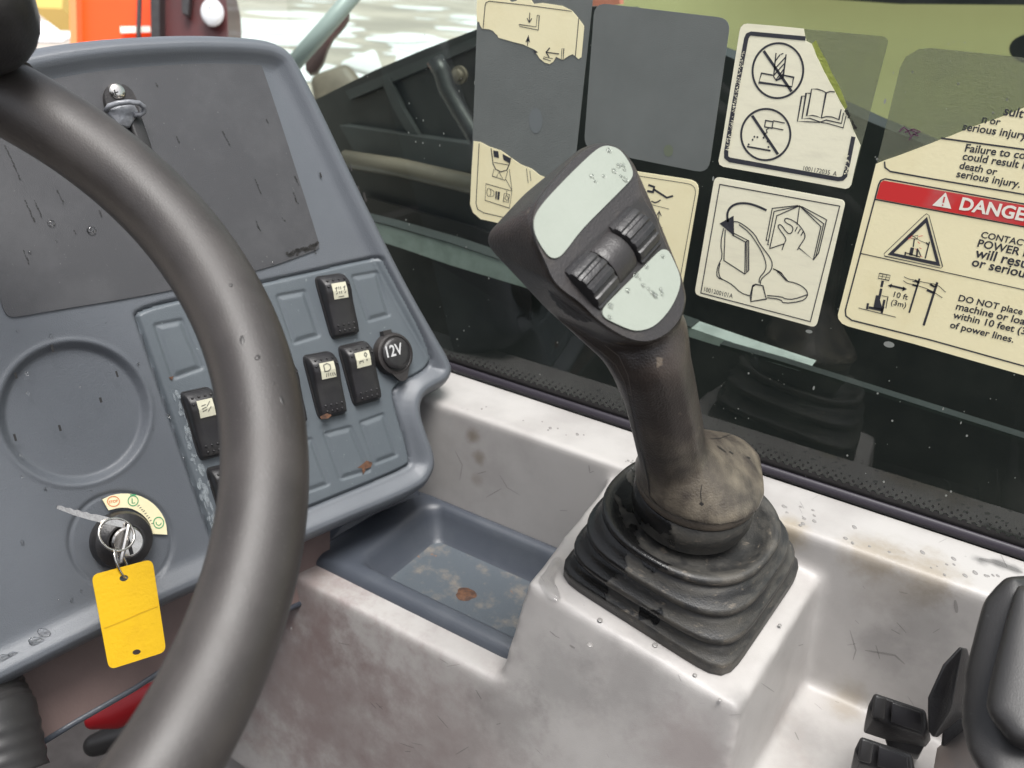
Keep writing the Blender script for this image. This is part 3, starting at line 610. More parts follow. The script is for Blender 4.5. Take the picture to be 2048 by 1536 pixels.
mx = n_.new('ShaderNodeMix'); mx.data_type = 'RGBA'; t.links.new(mr.outputs[0], mx.inputs[0]); t.links.new(s0, mx.inputs[6]); mx.inputs[7].default_value = (.009, .009, .009, 1); t.links.new(mx.outputs[2], b.inputs['Base Color'])
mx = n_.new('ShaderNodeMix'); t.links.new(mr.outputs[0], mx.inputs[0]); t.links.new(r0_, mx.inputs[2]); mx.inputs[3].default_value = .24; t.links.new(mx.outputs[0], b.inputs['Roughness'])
CR = .0355
def cring(h, r, n=56): c_ = cc + pn * (h - .056); return [c_ + (e1 * math.cos(a) + e2 * math.sin(a)) * r for a in np.linspace(0, 2 * math.pi, n + 1)[:-1]]
obj('collar', *loft([cring(.040, CR * .93), cring(.046, CR * .97), cring(.048, CR), cring(.0575, CR), cring(.0595, CR * .96)], False, True), M['boot'], joy, auto=40)
obj('upper_collar', *loft([cring(.0595, CR * .94), cring(.061, CR * .985), cring(.0645, CR * .985), cring(.066, CR * .95), cring(.069, CR * .9)], False, True), M['grip_base'], joy, auto=50)
# --- grip: solids fused into one skin
FC = PD(1215, 480, .395); nf = W(nrm((.42, -.22, -.88)))     # the face looks up to the right, at the driver
def FP(px, py, h=0): return PPl(px, py, FC + nf * h, nf)
face_px = [(1185, 291), (1215, 287), (1240, 297), (1262, 322), (1276, 350), (1281, 385), (1293, 408), (1312, 432), (1322, 465), (1345, 520), (1364, 560), (1373, 600), (1363, 640), (1335, 670), (1300, 686), (1262, 682), (1222, 660), (1190, 636), (1160, 605), (1130, 585), (1104, 560), (1090, 525), (1068, 480), (1062, 445), (1070, 410), (1095, 375), (1130, 335), (1160, 305)]
def dz(p): return float(np.dot(p, W((0, 0, 1))))
frs = [(x + (1215 - x) * .03, y + (485 - y) * .03, dz(FP(x, y, -.004)), 9) for x, y in face_px]
g = MB()
g.add(*hull(frs + [(1002, 480, .425, 30), (1072, 420, .428, 41), (1178, 330, .432, 38), (1112, 600, .425, 28), (1215, 640, .44, 60)]))
g.add(*hull([(1190, 640, .425, 38), (1112, 600, .425, 28), (1260, 690, .43, 62), (1300, 650, .43, 70), (1240, 560, .44, 60)]))
nk = [(1300, 672, .426, 80), (1299, 715, .427, 84), (1318, 775, .441, 77), (1334, 850, .459, 74), (1347, 920, .478, 70), (1358, 985, .496, 80)]
g.add(*hull([(1225, 668, .425, 44), nk[1]]))
chain(nk, g)
ft_ = [cc + pn * .0125 + (e1 * math.cos(t_) + e2 * math.sin(t_)) * .0335 for t_ in np.linspace(0, 2 * math.pi, 17)[:-1]]
bmh = bmesh.new()
for p_ in ft_:
    for v_ in p_ + ICO2[0] * .0045: bmh.verts.new(v_)
for (x_, y_, d_, r_q) in ((1347, 915, .478, 68), (1350, 960, .488, 72), (1405, 915, .515, 58), (1430, 925, .522, 66), (1458, 938, .522, 67), (1466, 960, .514, 56), (1440, 920, .535, 55)):
    for v_ in PD(x_, y_, d_) + ICO2[0] * (r_q * d_ / FPX): bmh.verts.new(v_)
bmesh.ops.convex_hull(bmh, input=bmh.verts); bmesh.ops.delete(bmh, geom=[v_ for v_ in bmh.verts if not v_.link_faces], context='VERTS')
bmh.verts.index_update(); g.add([x_.co[:] for x_ in bmh.verts], [[q_.index for q_ in x_.verts] for x_ in bmh.faces]); bmh.free()
grip = remesh(g, 'grip', M['grip'], joy, .0011, 42, .6)
# cut the foot flat where it meets the collar, and give the foot its dusty material
me = grip.data; bm = bmesh.new(); bm.from_mesh(me); off = np.array(origin(joy)); fo = cc + pn * (.068 - .056) - off
bmesh.ops.bisect_plane(bm, geom=bm.verts[:] + bm.edges[:] + bm.faces[:], plane_co=Vector(fo), plane_no=Vector(-pn), clear_outer=True)
es = [e for e in bm.edges if e.is_boundary]
if es: bmesh.ops.edgeloop_fill(bm, edges=es)
bm.to_mesh(me); bm.free()
me.materials.clear(); me.materials.append(M['grip'])
# dusty lower grip: blend by height in the grip's own material
t = M['grip'].node_tree; nd_ = t.nodes; b = nd_['Principled BSDF']; src = b.inputs['Base Color'].links[0].from_socket
tc = nd_.new('ShaderNodeTexCoord'); vd = nd_.new('ShaderNodeVectorMath'); vd.operation = 'DOT_PRODUCT'; vd.inputs[1].default_value = tuple(pn); t.links.new(tc.outputs['Object'], vd.inputs[0])
nz = nd_.new('ShaderNodeTexNoise'); nz.inputs['Scale'].default_value = 45; nz.inputs['Detail'].default_value = 6; t.links.new(tc.outputs['Object'], nz.inputs['Vector'])
ma = nd_.new('ShaderNodeMath'); ma.operation = 'MULTIPLY_ADD'; ma.inputs[1].default_value = .09; t.links.new(nz.outputs[0], ma.inputs[0]); t.links.new(vd.outputs['Value'], ma.inputs[2])
mr = nd_.new('ShaderNodeMapRange'); mr.inputs[1].default_value = .172; mr.inputs[2].default_value = .120; mr.inputs[3].default_value = 0; mr.inputs[4].default_value = .85; t.links.new(ma.outputs[0], mr.inputs[0])
mx = nd_.new('ShaderNodeMix'); mx.data_type = 'RGBA'; t.links.new(mr.outputs[0], mx.inputs[0]); t.links.new(src, mx.inputs[6])
nz2 = nd_.new('ShaderNodeTexNoise'); nz2.inputs['Scale'].default_value = 70; nz2.inputs['Detail'].default_value = 8; t.links.new(tc.outputs['Object'], nz2.inputs['Vector'])
cr = nd_.new('ShaderNodeValToRGB'); cr.color_ramp.elements[0].position = .35; cr.color_ramp.elements[0].color = (.05, .042, .035, 1); cr.color_ramp.elements[1].position = .7; cr.color_ramp.elements[1].color = (.21, .18, .135, 1)
t.links.new(nz2.outputs[0], cr.inputs[0]); t.links.new(cr.outputs[0], mx.inputs[7]); t.links.new(mx.outputs[2], b.inputs['Base Color'])
# marks laid on curved surfaces
from mathutils.bvhtree import BVHTree
def marker(o, par):
    me_ = o.data; off_ = np.array(origin(par)); vs = [Vector(np.array(v.co) + off_) for v in me_.vertices]; return BVHTree.FromPolygons(vs, [tuple(p.vertices) for p in me_.polygons])
def onmesh(bvh, px, py, e):
    h_ = bvh.ray_cast(Vector((0, 0, 0)), Vector(nrm(W(ray(px, py)))))
    if h_[0] is None: return None
    n = np.array(h_[1]); 
    if n @ W(ray(px, py)) > 0: n = -n
    return np.array(h_[0]) + n * e
def dense(pts, step=5):
    out = []
    for (x0, y0), (x1, y1) in zip(pts[:-1], pts[1:]):
        k_ = max(1, int(math.hypot(x1 - x0, y1 - y0) / step)); out += [(x0 + (x1 - x0) * i / k_, y0 + (y1 - y0) * i / k_) for i in range(k_)]
    return out + [pts[-1]]
def skin_line(bvh, mb_, pts, wpx, e=.0002, taper=False):
    P = dense(pts); L_ = []
    for i, (x, y) in enumerate(P):
        a_, b_ = P[max(0, i - 1)], P[min(len(P) - 1, i + 1)]; tx, ty = b_[0] - a_[0], b_[1] - a_[1]; l_ = math.hypot(tx, ty) + 1e-9
        w_ = wpx / 2 * (math.sin(math.pi * (i + .5) / len(P)) ** .5 if taper else 1); q0 = onmesh(bvh, x - ty / l_ * w_, y + tx / l_ * w_, e); q1 = onmesh(bvh, x + ty / l_ * w_, y - tx / l_ * w_, e)
        L_.append((q0, q1))
    for (a0_, a1_), (b0_, b1_) in zip(L_[:-1], L_[1:]):
        if any(q_ is None for q_ in (a0_, a1_, b0_, b1_)): continue
        if np.linalg.norm(a0_ - b0_) > .02: continue
        mb_.add([a0_, a1_, b1_, b0_], [(0, 1, 2, 3)])
gb = marker(grip, joy)
k_ = MB()
for p_, w_ in (([(1284, 905), (1290, 930), (1297, 960), (1300, 992), (1318, 1012)], 2.4), ([(1404, 968), (1401, 985), (1403, 1005)], 1.6), ([(1420, 878), (1440, 877), (1462, 869)], 1.8), ([(1434, 892), (1452, 905)], 2.6), ([(1458, 903), (1466, 908)], 3), ([(1494, 914), (1500, 917)], 3), ([(1350, 1030), (1372, 1038), (1398, 1043)], 1.6), ([(1312, 1012), (1335, 1025), (1350, 1032)], 1.6), ([(1268, 674), (1274, 676)], 4), ([(1280, 673), (1285, 674)], 4), ([(1301, 693), (1304, 695)], 3)): skin_line(gb, k_, p_, w_, taper=True)
for (x, y) in ((1403, 1007),): skin_line(gb, k_, [(x - 3, y - 2), (x + 3, y + 3)], 6)
tag(k_.build('cracks', M['dirt'], joy), kind='stuff')
k_ = MB()
for p_ in ([(985, 512), (1015, 548), (1060, 592), (1110, 632), (1165, 675), (1205, 705), (1232, 730), (1250, 765), (1260, 810), (1270, 860), (1281, 905)], [(1210, 690), (1238, 712), (1256, 750), (1266, 800)]): skin_line(gb, k_, p_, 1.6)
M['seam'] = mat('seam_rubber', (.10, .085, .075), .5); tag(k_.build('mould_line', M['seam'], joy), kind='stuff')
cb_ = marker(body, console)
M['graze'] = see_through('grey_scuff', (1, 1, 1), 0, (.14, .135, .13), .30, .2, 500)
k_ = MB(); r_ = random.Random(21)
for p_, w_ in (([(1958, 1118), (1990, 1124), (2045, 1146)], 9), ([(910, 900), (925, 930), (920, 960)], 1.6), ([(1000, 950), (1015, 975), (1040, 990)], 1.5), ([(1178, 930), (1180, 945), (1188, 942)], 3), ([(1700, 1260), (1712, 1300), (1706, 1320)], 3), ([(1752, 1290), (1760, 1318)], 2.5), ([(1910, 1200), (1914, 1225)], 8), ([(1100, 1262), (1112, 1272), (1120, 1276)], 2.5), ([(1140, 1290), (1150, 1296)], 4), ([(1730, 1300), (1790, 1310), (1810, 1328)], 4)): skin_line(cb_, k_, p_, w_, .0003, True)
for _ in range(90):
    x, y = r_.uniform(650, 2040), r_.uniform(830, 1536); a_ = r_.uniform(-.6, 1.2); l_ = r_.uniform(6, 36); skin_line(cb_, k_, [(x, y), (x + l_ * math.cos(a_), y + l_ * math.sin(a_))], r_.uniform(.7, 2.2), .0003 + _ * 1e-6, True)
tag(k_.build('scuffs', M['graze'], console), kind='stuff')
# stains in the moulding's own material: dirt that settled at given places, plus mauve tint
def stains(m, o, bvh, blobs, scale=55, det=6):
    t = m.node_tree; n_ = t.nodes; b = n_['Principled BSDF']; cur = b.inputs['Base Color'].links[0].from_socket; tc = n_.new('ShaderNodeTexCoord')
    nz = n_.new('ShaderNodeTexNoise'); nz.inputs['Scale'].default_value = scale; nz.inputs['Detail'].default_value = det; nz.inputs['Roughness'].default_value = .65; t.links.new(tc.outputs['Object'], nz.inputs['Vector'])
    for x, y, r, col, amt in blobs:
        p = onmesh(bvh, x, y, 0)
        if p is None: continue
        p = p - np.array(origin(o.parent)); vm = n_.new('ShaderNodeVectorMath'); vm.operation = 'DISTANCE'; t.links.new(tc.outputs['Object'], vm.inputs[0]); vm.inputs[1].default_value = tuple(p)
        ma = n_.new('ShaderNodeMath'); ma.operation = 'MULTIPLY_ADD'; ma.inputs[1].default_value = -r * 1.8; t.links.new(nz.outputs[0], ma.inputs[0]); t.links.new(vm.outputs['Value'], ma.inputs[2])
        mr = n_.new('ShaderNodeMapRange'); mr.interpolation_type = 'SMOOTHSTEP'; mr.inputs[1].default_value = r * .35; mr.inputs[2].default_value = -r * .7; mr.inputs[4].default_value = amt; t.links.new(ma.outputs[0], mr.inputs[0])
        mx = n_.new('ShaderNodeMix'); mx.data_type = 'RGBA'; t.links.new(mr.outputs[0], mx.inputs[0]); t.links.new(cur, mx.inputs[6]); mx.inputs[7].default_value = col + (1,); cur = mx.outputs[2]
    t.links.new(cur, b.inputs['Base Color'])
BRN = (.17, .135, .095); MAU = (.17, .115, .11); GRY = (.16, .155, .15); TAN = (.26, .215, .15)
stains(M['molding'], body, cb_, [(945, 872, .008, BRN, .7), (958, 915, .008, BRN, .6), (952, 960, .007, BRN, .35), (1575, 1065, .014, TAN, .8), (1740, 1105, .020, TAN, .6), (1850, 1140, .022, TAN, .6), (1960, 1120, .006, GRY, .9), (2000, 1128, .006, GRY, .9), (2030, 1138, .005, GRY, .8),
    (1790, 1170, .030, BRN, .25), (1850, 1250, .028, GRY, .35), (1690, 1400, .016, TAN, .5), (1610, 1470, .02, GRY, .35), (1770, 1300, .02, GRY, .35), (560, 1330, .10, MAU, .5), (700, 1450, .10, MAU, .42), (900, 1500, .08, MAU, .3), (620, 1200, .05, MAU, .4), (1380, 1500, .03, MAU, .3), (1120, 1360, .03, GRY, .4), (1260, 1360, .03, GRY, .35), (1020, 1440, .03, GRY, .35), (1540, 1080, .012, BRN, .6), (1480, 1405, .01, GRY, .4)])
t = M['grip'].node_tree; n_ = t.nodes; b = n_['Principled BSDF']; s0 = b.inputs['Base Color'].links[0].from_socket; ge = n_.new('ShaderNodeNewGeometry'); pm = n_.new('ShaderNodeMapRange'); pm.inputs[1].default_value = .52; pm.inputs[2].default_value = .60; pm.inputs[4].default_value = .55; t.links.new(ge.outputs['Pointiness'], pm.inputs[0])
m0 = n_.new('ShaderNodeMix'); m0.data_type = 'RGBA'; t.links.new(pm.outputs[0], m0.inputs[0]); t.links.new(s0, m0.inputs[6]); m0.inputs[7].default_value = (.15, .115, .09, 1); t.links.new(m0.outputs[2], b.inputs['Base Color'])
# --- face plate
fpl = smoothpoly(face_px, 2)
R0 = [FP(x, y, -.004) for x, y in fpl]; R1 = [FP(x, y, .0006) for x, y in fpl]; R2 = [FP(x + (1215 - x) * .012, y + (485 - y) * .012, .0018) for x, y in fpl]; 
obj('face_plate', *loft([R0, R1, R2], False, True), M['bezel'], joy, auto=40)
lab1 = smoothpoly(z5([(925, 124), (985, 143), (1032, 200), (1066, 270), (1062, 312), (1030, 350), (900, 480), (760, 620), (680, 730), (632, 782), (582, 782), (540, 730), (500, 660), (484, 600), (490, 540), (530, 470), (640, 350), (760, 230), (850, 148), (890, 128)]), 2)
lab2 = smoothpoly(z5([(1240, 728), (1276, 738), (1310, 810), (1340, 880), (1344, 940), (1312, 1030), (1262, 1110), (1190, 1182), (1110, 1208), (1050, 1202), (960, 1162), (900, 1132), (884, 1100), (900, 1060), (1000, 960), (1120, 840), (1210, 748)]), 2)
tag(obj('label_plate', *slab([FP(x, y, .0019) for x, y in lab1], nf, .0008), M['cream_key'], joy), 'long pale green plate along the top of the grip')
tag(obj('label_plate', *slab([FP(x, y, .0019) for x, y in lab2], nf, .0008), M['cream_key'], joy), 'rounded pale green plate below the rollers')
# --- rollers: coaxial barrels across the face
pa, pb = FP(*z5([(770, 960)])[0], 0), FP(*z5([(1140, 560)])[0], 0)
ax = nrm(pb - pa); sd = nrm(np.cross(nf, ax))
def wheel(cx_, half, r, sink, n=120, ribs=True):
    c0 = np.array(cx_) - nf * sink; rings = []
    for k_, (x, rf) in enumerate(((-1, .86), (-.93, .97), (-.8, 1), (-.4, 1), (0, 1.0), (.4, 1), (.8, 1), (.93, .97), (1, .86))):
        ring = []
        for i in range(n):
            a = 2 * math.pi * i / n; rb = r * rf * (1 - (.055 * (math.cos(a * 17) > .55) if ribs else 0)); ring.append(c0 + ax * x * half + (nf * math.cos(a) + sd * math.sin(a)) * rb)
        rings.append(ring)
    return loft(rings)
c1 = FP(*z5([(822, 915)])[0], 0); c2 = FP(*z5([(1070, 655)])[0], 0)
print('roller gap', np.linalg.norm(c2 - c1))
tag(obj('thumb_roller', *wheel(c1, .0088, .0150, .0068), M['black'], joy, auto=30), 'lower left ribbed roller')
tag(obj('thumb_roller', *wheel(c2, .0088, .0150, .0068), M['black'], joy, auto=30), 'upper right ribbed roller')
obj('roller_divider', *wheel((c1 + c2) / 2, .0080, .0138, .0072, 64, False), M['bezel'], joy, auto=40)
# cracks in the rubber foot
def drop(mb_, p, n_, r, flat_=.35, stretch=1, dirv=None):
    n_ = nrm(n_); u_ = nrm(np.cross(n_, (0.31, .2, .9))) if dirv is None else nrm(dirv - n_ * np.dot(dirv, n_)); v_ = np.cross(n_, u_)
    V_ = ICO2[0]; mb_.add(np.array(p) + r * (np.outer(V_[:, 0] * stretch, u_) + np.outer(V_[:, 1], v_) + np.outer(V_[:, 2] * flat_, n_)), ICO2[1])
wd_ = MB(); r_ = random.Random(9)
for (x, y) in z5([(985, 240), (1020, 262), (1000, 300), (1025, 320), (830, 300), (850, 330), (960, 270), (930, 150), (900, 300), (1010, 235), (1090, 880), (1130, 940), (1160, 960), (1185, 985), (1235, 965), (1240, 990), (1150, 830), (1245, 770), (940, 1060), (935, 1125), (1110, 900), (1200, 1000), (1040, 970)]):
    drop(wd_, FP(x, y, .0026), nf, r_.uniform(.0009, .0017), .5, r_.uniform(1, 1.2))
tag(wd_.build('water_beads', M['water'], joy, smooth=True), kind='stuff')

# ================================================================== STEERING WHEEL
Cw = np.array((-0.2812646, 0.0162922, 0.2512503)); a_, b_2, Rw0 = -0.4406032, 0.5710273, 0.2026164; rw = .01636
def Rwf(th): return Rw0 - .0013492 * math.cos(2 * th) + .0009583 * math.sin(2 * th) - .0017195 * math.cos(3 * th) + .0004577 * math.sin(3 * th)
nw = np.array([math.sin(a_) * math.cos(b_2), math.sin(b_2), math.cos(a_) * math.cos(b_2)]); uw = nrm(np.cross(nw, (0, 1, 0))); vw = np.cross(nw, uw)
wheel_ = empty('steering_wheel', W(Cw), 'worn dark steering wheel rim sweeping across the left foreground with a black spinner knob', 'steering wheel')
def torus(th0, th1, r, n, m=28, wob=0, closed=False):
    rings = []
    for i in range(n + (0 if closed else 1)):
        th = math.radians(th0 + (th1 - th0) * i / n); c_ = Cw + Rwf(th) * (math.cos(th) * uw + math.sin(th) * vw); rd = math.cos(th) * uw + math.sin(th) * vw; ring = []
        for j in range(m):
            p = 2 * math.pi * j / m; 
            sx = abs(math.cos(p)) ** .9 * math.copysign(1, math.cos(p)); sy = abs(math.sin(p)) ** .9 * math.copysign(1, math.sin(p))
            ring.append(W(c_ + r * (sx * rd + sy * nw)))
        rings.append(ring)
    return rings
rg = torus(0, 360, rw, 200, 32, closed=True); V, F = loft(rg + [rg[0]], False, False)
n_ = 32 * 200; F = [tuple(i % n_ for i in f) for f in F]; obj('rim', V[:n_], F, M['rim'], wheel_, smooth=True)
ce_ = torus(106, 123, rw * 1.07, 20); e0 = torus(106, 123, rw * 1.0, 20); obj('knob_clamp', *loft([e0[0]] + ce_ + [e0[-1]], True, True), M['rim'], wheel_, auto=45)
kb = MB(); kb.add(*hull([(-52, 30, .352, 118), (-50, 2, .345, 108), (-45, -20, .34, 100)], ICO3)); kb.build('spinner_knob', M['black'], wheel_, smooth=True)
hub = W(Cw + nw * .03); kb = MB(); kb.add(*tube([hub, W(Cw + nw * .06)], .045, 32)); kb.build('hub', M['black'], wheel_, auto=40)
for th in (300, 75, 0):
    t0 = math.radians(th); kb = MB(); kb.add(*tube([W(Cw + nw * .04), W(Cw + Rw0 * .5 * (math.cos(t0) * uw + math.sin(t0) * vw) + nw * .03), W(Cw + Rwf(t0) * (math.cos(t0) * uw + math.sin(t0) * vw))], .010, 12)); kb.build('spoke', M['black'], wheel_, smooth=True)
# nicks in the rim's rubber
nk_ = MB(); r_ = random.Random(4)
for (x, y) in z7([(505, 180), (620, 205), (735, 230), (575, 385), (775, 630), (590, 620), (870, 780), (580, 995), (920, 880), (960, 920), (710, 1055), (745, 1215), (1025, 1230), (935, 1480), (660, 1360), (590, 1215), (745, 105), (685, 530)]):
    # point of the rim under this pixel: nearest hit of the ray with the ring of spheres
    best = None
    for th in np.linspace(math.radians(110), math.radians(220), 900):
        c_ = Cw + Rwf(th) * (math.cos(th) * uw + math.sin(th) * vw); r0 = nrm(ray(x, y)); tt = c_ @ r0; d2 = c_ @ c_ - tt * tt
        if d2 < rw * rw:
            t_h = tt - math.sqrt(rw * rw - d2)
            if best is None or t_h < best[0]: best = (t_h, r0 * t_h, c_, th)
    if best: drop(nk_, W(best[1]), W(best[1] - best[2]), r_.uniform(.0005, .0011), .3, r_.uniform(1, 3), W(-math.sin(best[3]) * uw + math.cos(best[3]) * vw) + .4 * rng.normal(size=3))
tag(nk_.build('rim_nicks', M['dirt'], wheel_, smooth=True), kind='stuff')

# ================================================================== LATCH on the screen cover
lat = empty('cover_latch', DP(235, 220, .002), 'grey rubber strap latch with a cross-head screw and wire loop on the screen cover', 'latch')
def zs(x, y): return (x / 4.389, y / 4.389)
br = [zs(*p) for p in [(895, 860), (915, 790), (935, 775), (945, 800), (965, 855), (1010, 878), (1060, 870), (1075, 820), (1045, 765), (1060, 755), (1120, 790), (1165, 850), (1200, 960), (1200, 1060), (1150, 1110), (1040, 1080), (960, 1010), (920, 970)]]
obj('bracket', *slab([DP(x, y, .0012) for x, y in smoothpoly(br, 1)], -nd, .0045), M['bezel'], lat, auto=30)
M['steel_paint'] = mat('grey_rubber', (.16, .165, .18), .3, (.26, .27, .29), 120, (.45, .65), bump=.3)
V, F = hullw([DP(*zs(960, 990), .007), DP(*zs(1190, 985), .007), DP(*zs(1120, 1100), .006), DP(*zs(1040, 1080), .007), DP(*zs(1050, 950), .008), DP(*zs(1160, 930), .008)], .0016); obj('tongue', V, F, M['steel_paint'], lat, smooth=True)
obj('wire_loop', *tube([DP(*zs(x, y), h_) for x, y, h_ in ((930, 975, .007), (960, 930, .011), (1040, 905, .013), (1130, 895, .014), (1220, 905, .014), (1265, 940, .012), (1262, 985, .010), (1225, 1012, .009), (1175, 1005, .009))], .0016, 10), M['steel_paint'], lat, smooth=True)
sc_ = DP(*zs(1012, 818), .002); obj('screw', *loft([dring(sc_, .0052, 0), dring(sc_, .0052, .0035), dring(sc_, .0042, .0052), dring(sc_, .002, .0058)], False, True), M['chrome'], lat, auto=50)
k = Flat(lambda x, y, h: DP(x, y, .0082), -nd); sx, sy = zs(1012, 814); k.line([(sx - 6, sy + 2), (sx + 6, sy - 2)], 2.4); k.line([(sx - 2, sy - 6), (sx + 2, sy + 6)], 2.4); k.build('screw_slot', M['dirt'], lat)
V, F = hullw([DP(*zs(1150, 1060), .004), DP(*zs(1215, 1040), .004), DP(*zs(1290, 1260), .004), DP(*zs(1330, 1400), .004), DP(*zs(1230, 1300), .004)], .002); obj('strap', V, F, M['armrest'], lat, smooth=True)
dr = MB()
for x, y, r0 in ((103, 447, .0022), (183, 461, .0028), (112, 483, .0008), (545, 527, .0012), (60, 505, .001)): drop(dr, DP(x, y, .0012), -nd, r0, .5)
for _ in range(60): x, y = r_.uniform(20, 600), r_.uniform(640, 1280); drop(dr, DP(x, y, .0002), -nd, r_.uniform(.0004, .0010), .45, r_.uniform(1, 2), wd)
for (x, y, r0) in ((75, 1285, .004), (88, 1265, .003), (12, 1320, .004), (30, 1312, .003), (5, 1335, .004)): drop(dr, DP(x, y, .004), -nd, r0 * .7, .16, 1.8, wd + ud)
tag(dr.build('water_drops', M['water'], dash, smooth=True), kind='stuff')
# puddle and beads on the pedestal
pu = MB(); pp = smoothpoly([(1000 + .3906 * x, 800 + .3906 * y) for x, y in [(285, 800), (318, 812), (322, 850), (285, 900), (275, 940), (300, 985), (312, 1020), (285, 1030), (240, 1000), (205, 945), (195, 915), (235, 880), (250, 840)]], 2)
r0 = [PP(x, y, .0004) for x, y in pp]; c0 = sum(r0) / len(r0); pu.add(*loft([r0, [p + (c0 - p) * .08 + pn * .0007 for p in r0], [p + (c0 - p) * .25 + pn * .0010 for p in r0]], False, True))
tag(pu.build('puddle', M['water'], console, smooth=True), kind='stuff')
sp_ = MB()
for _ in range(150):
    x = r_.uniform(930, 2048); y = 800 + (x - 900) * .33 + r_.uniform(-20, 45)
    p = PZ(x, y, LZ)
    if .497 < p[1] < .54: drop(sp_, (p[0], p[1], LZ + .0001), (0, 0, 1), r_.uniform(.0005, .0014), .14, r_.uniform(1, 1.8))
for (x, y) in ((1250, 1225), (1310, 1290), (1390, 1350), (1200, 1240), (1560, 1250), (1440, 1400), (1180, 1290), (1225, 1060), (1210, 1030), (1165, 1080)): drop(sp_, PP(x, y, .0005), pn, r_.uniform(.001, .0018), .25)
M['wet'] = mat('wet_spot', (.24, .23, .22), .25)
tag(sp_.build('dried_spots', M['wet'], console, smooth=True), kind='stuff')
# ================================================================== SIDE WINDOW
win = empty('side_window', (-.1, YW, LZ), 'tinted side window with a dotted black border along its lower edge', 'window')
def wf(x, y, h=0.0): return PY(x, y, YW - h)
UPW = (0, -1, 0)
obj('glass_pane', *box8([(-.62, YW, .35), (.75, YW, .35), (.75, YW + .004, .35), (-.62, YW + .004, .35)], [(-.62, YW, -.34), (.75, YW, -.34), (.75, YW + .004, -.34), (-.62, YW + .004, -.34)]), M['glass'], win)
obj('gasket', *hullw([(-.619, YW - .0035, LZ + .002), (.7, YW - .0035, LZ + .002), (-.619, YW - .0025, LZ + .0045), (.7, YW - .0025, LZ + .0045), (-.619, YW - .0025, LZ), (.7, YW - .0025, LZ)], .0018, ICO1), M['gasket'], win, auto=50)
fr = Flat(None, UPW); V = []; F = []
z0 = LZ - .01; z1_ = LZ + .0095; x = -.6; n = 0
obj('frit_band', [(-.619, YW - .0003, z0), (.7, YW - .0003, z0), (.7, YW - .0003, z1_), (-.619, YW - .0003, z1_)], [(0, 1, 2, 3)], M['frit'], win)
dots = MB()
while x < .66:
    for dz_, rd, ox in ((.0098, .0017, 0), (.0135, .0008, .0028), (.0165, .0005, 0)):
        if x > -.5: dots.add([(x + ox + rd * math.cos(a), YW - .0005, LZ + dz_ + rd * math.sin(a)) for a in np.linspace(0, 2 * math.pi, 13)[:-1]], [tuple(range(12))])
    x += .0056
tag(dots.build('frit_dots', M['frit'], win), kind='stuff')
sp = MB(); r_ = random.Random(12)
for _ in range(300):
    x, y = r_.uniform(640, 2048), r_.uniform(60, 1050); r = r_.choice([.0003, .0003, .0004, .0005, .0008]); c = wf(x, y, .0004); st_ = r_.choice([1, 1, 1, 1, 1, 2]); 
    sp.add([(c[0] + r * .8 * math.cos(a) , c[1], c[2] + r * st_ * math.sin(a)) for a in np.linspace(0, 2 * math.pi, 8)[:-1]], [tuple(range(7))])
for (x, y, rx, ry) in ((1618, 663, 7, 3.5), (1778, 689, 11, 6)):
    sp.add([wf(*p, .0004) for p in ell(x, y, rx, ry, n=14, rot=10)], [tuple(range(14))])
tag(sp.build('pale_specks', M['speck'], win), kind='stuff')

# ================================================================== STICKERS
def film(name, pts, m, par, h=.0006): return obj(name, *slab([wf(x, y, .0003) for x, y in pts], UPW, h), m, par)
def sticker(name, px, label): return empty(name, wf(*px), label, 'sticker')
# 1 torn tall sticker, left
s1 = sticker('torn_sticker', (1050, 240), 'tall cream sticker torn away in the middle, grey backing showing, leftmost on the window')
film('backing', roundquad([(958, -45), (1188, -20), (1133, 487), (940, 428)], 22), M['residue'], s1, .0003)
film('upper_scrap', z8([(135, -90), (450, -30), (460, 5), (480, 22), (530, 10), (560, -25), (680, -5), (710, 40), (800, 30), (1000, 60), (1100, 110), (1160, 180), (1222, 265), (1222, 290), (1195, 585), (1165, 605), (1135, 575), (1105, 555), (1060, 575), (1010, 610), (985, 605), (935, 580), (920, 610), (905, 635), (870, 655), (820, 640), (770, 600), (740, 555), (700, 500), (600, 455), (500, 430), (345, 385), (335, 360), (320, 350), (290, 315), (250, 300), (180, 293), (160, 260), (150, 225), (128, 220), (122, 100)]), M['paper'], s1)
film('lower_scrap', [(948, 282), (962, 284), (979, 293), (1003, 301), (1024, 316), (1041, 328), (1065, 338), (1080, 350), (1128, 370), (1122, 480), (990, 444), (962, 438), (947, 425), (941, 408), (944, 340)], M['paper'], s1)
k = Flat(wf, UPW)
k.line(z8([(185, 290), (205, 60), (215, 25), (250, 12), (600, 50), (1095, 115)]), 1.5, h=.0011); k.line(z8([(1165, 185), (1130, 575)]), 1.5, h=.0011)
k.line(z8([(740, 155), (760, 158), (750, 308), (560, 270), (552, 250), (728, 275), (740, 155)]), 1.2, h=.0011)
k.line(z8([(663, 130), (658, 225)]), 1.6, h=.0011); k.line(z8([(636, 185), (657, 230), (684, 188)]), 1.8, h=.0011)
k.line(z8([(640, 468), (646, 400)]), 1.6, h=.0011); k.fill(z8([(650, 358), (618, 432), (648, 418), (666, 438)]), h=.0011); k.fill(z8([(698, 500), (748, 535), (712, 545)]), h=.0011)
k.line(z8([(962, 552), (832, 535)]), 2.2, h=.0011); k.line(z8([(868, 488), (830, 535), (862, 585)]), 2.2, h=.0011); k.line(z8([(985, 605), (993, 495), (1012, 497), (1004, 608)]), 1.2, h=.0011); k.line(z8([(900, 600), (805, 582), (800, 598), (880, 625)]), 1.2, h=.0011)
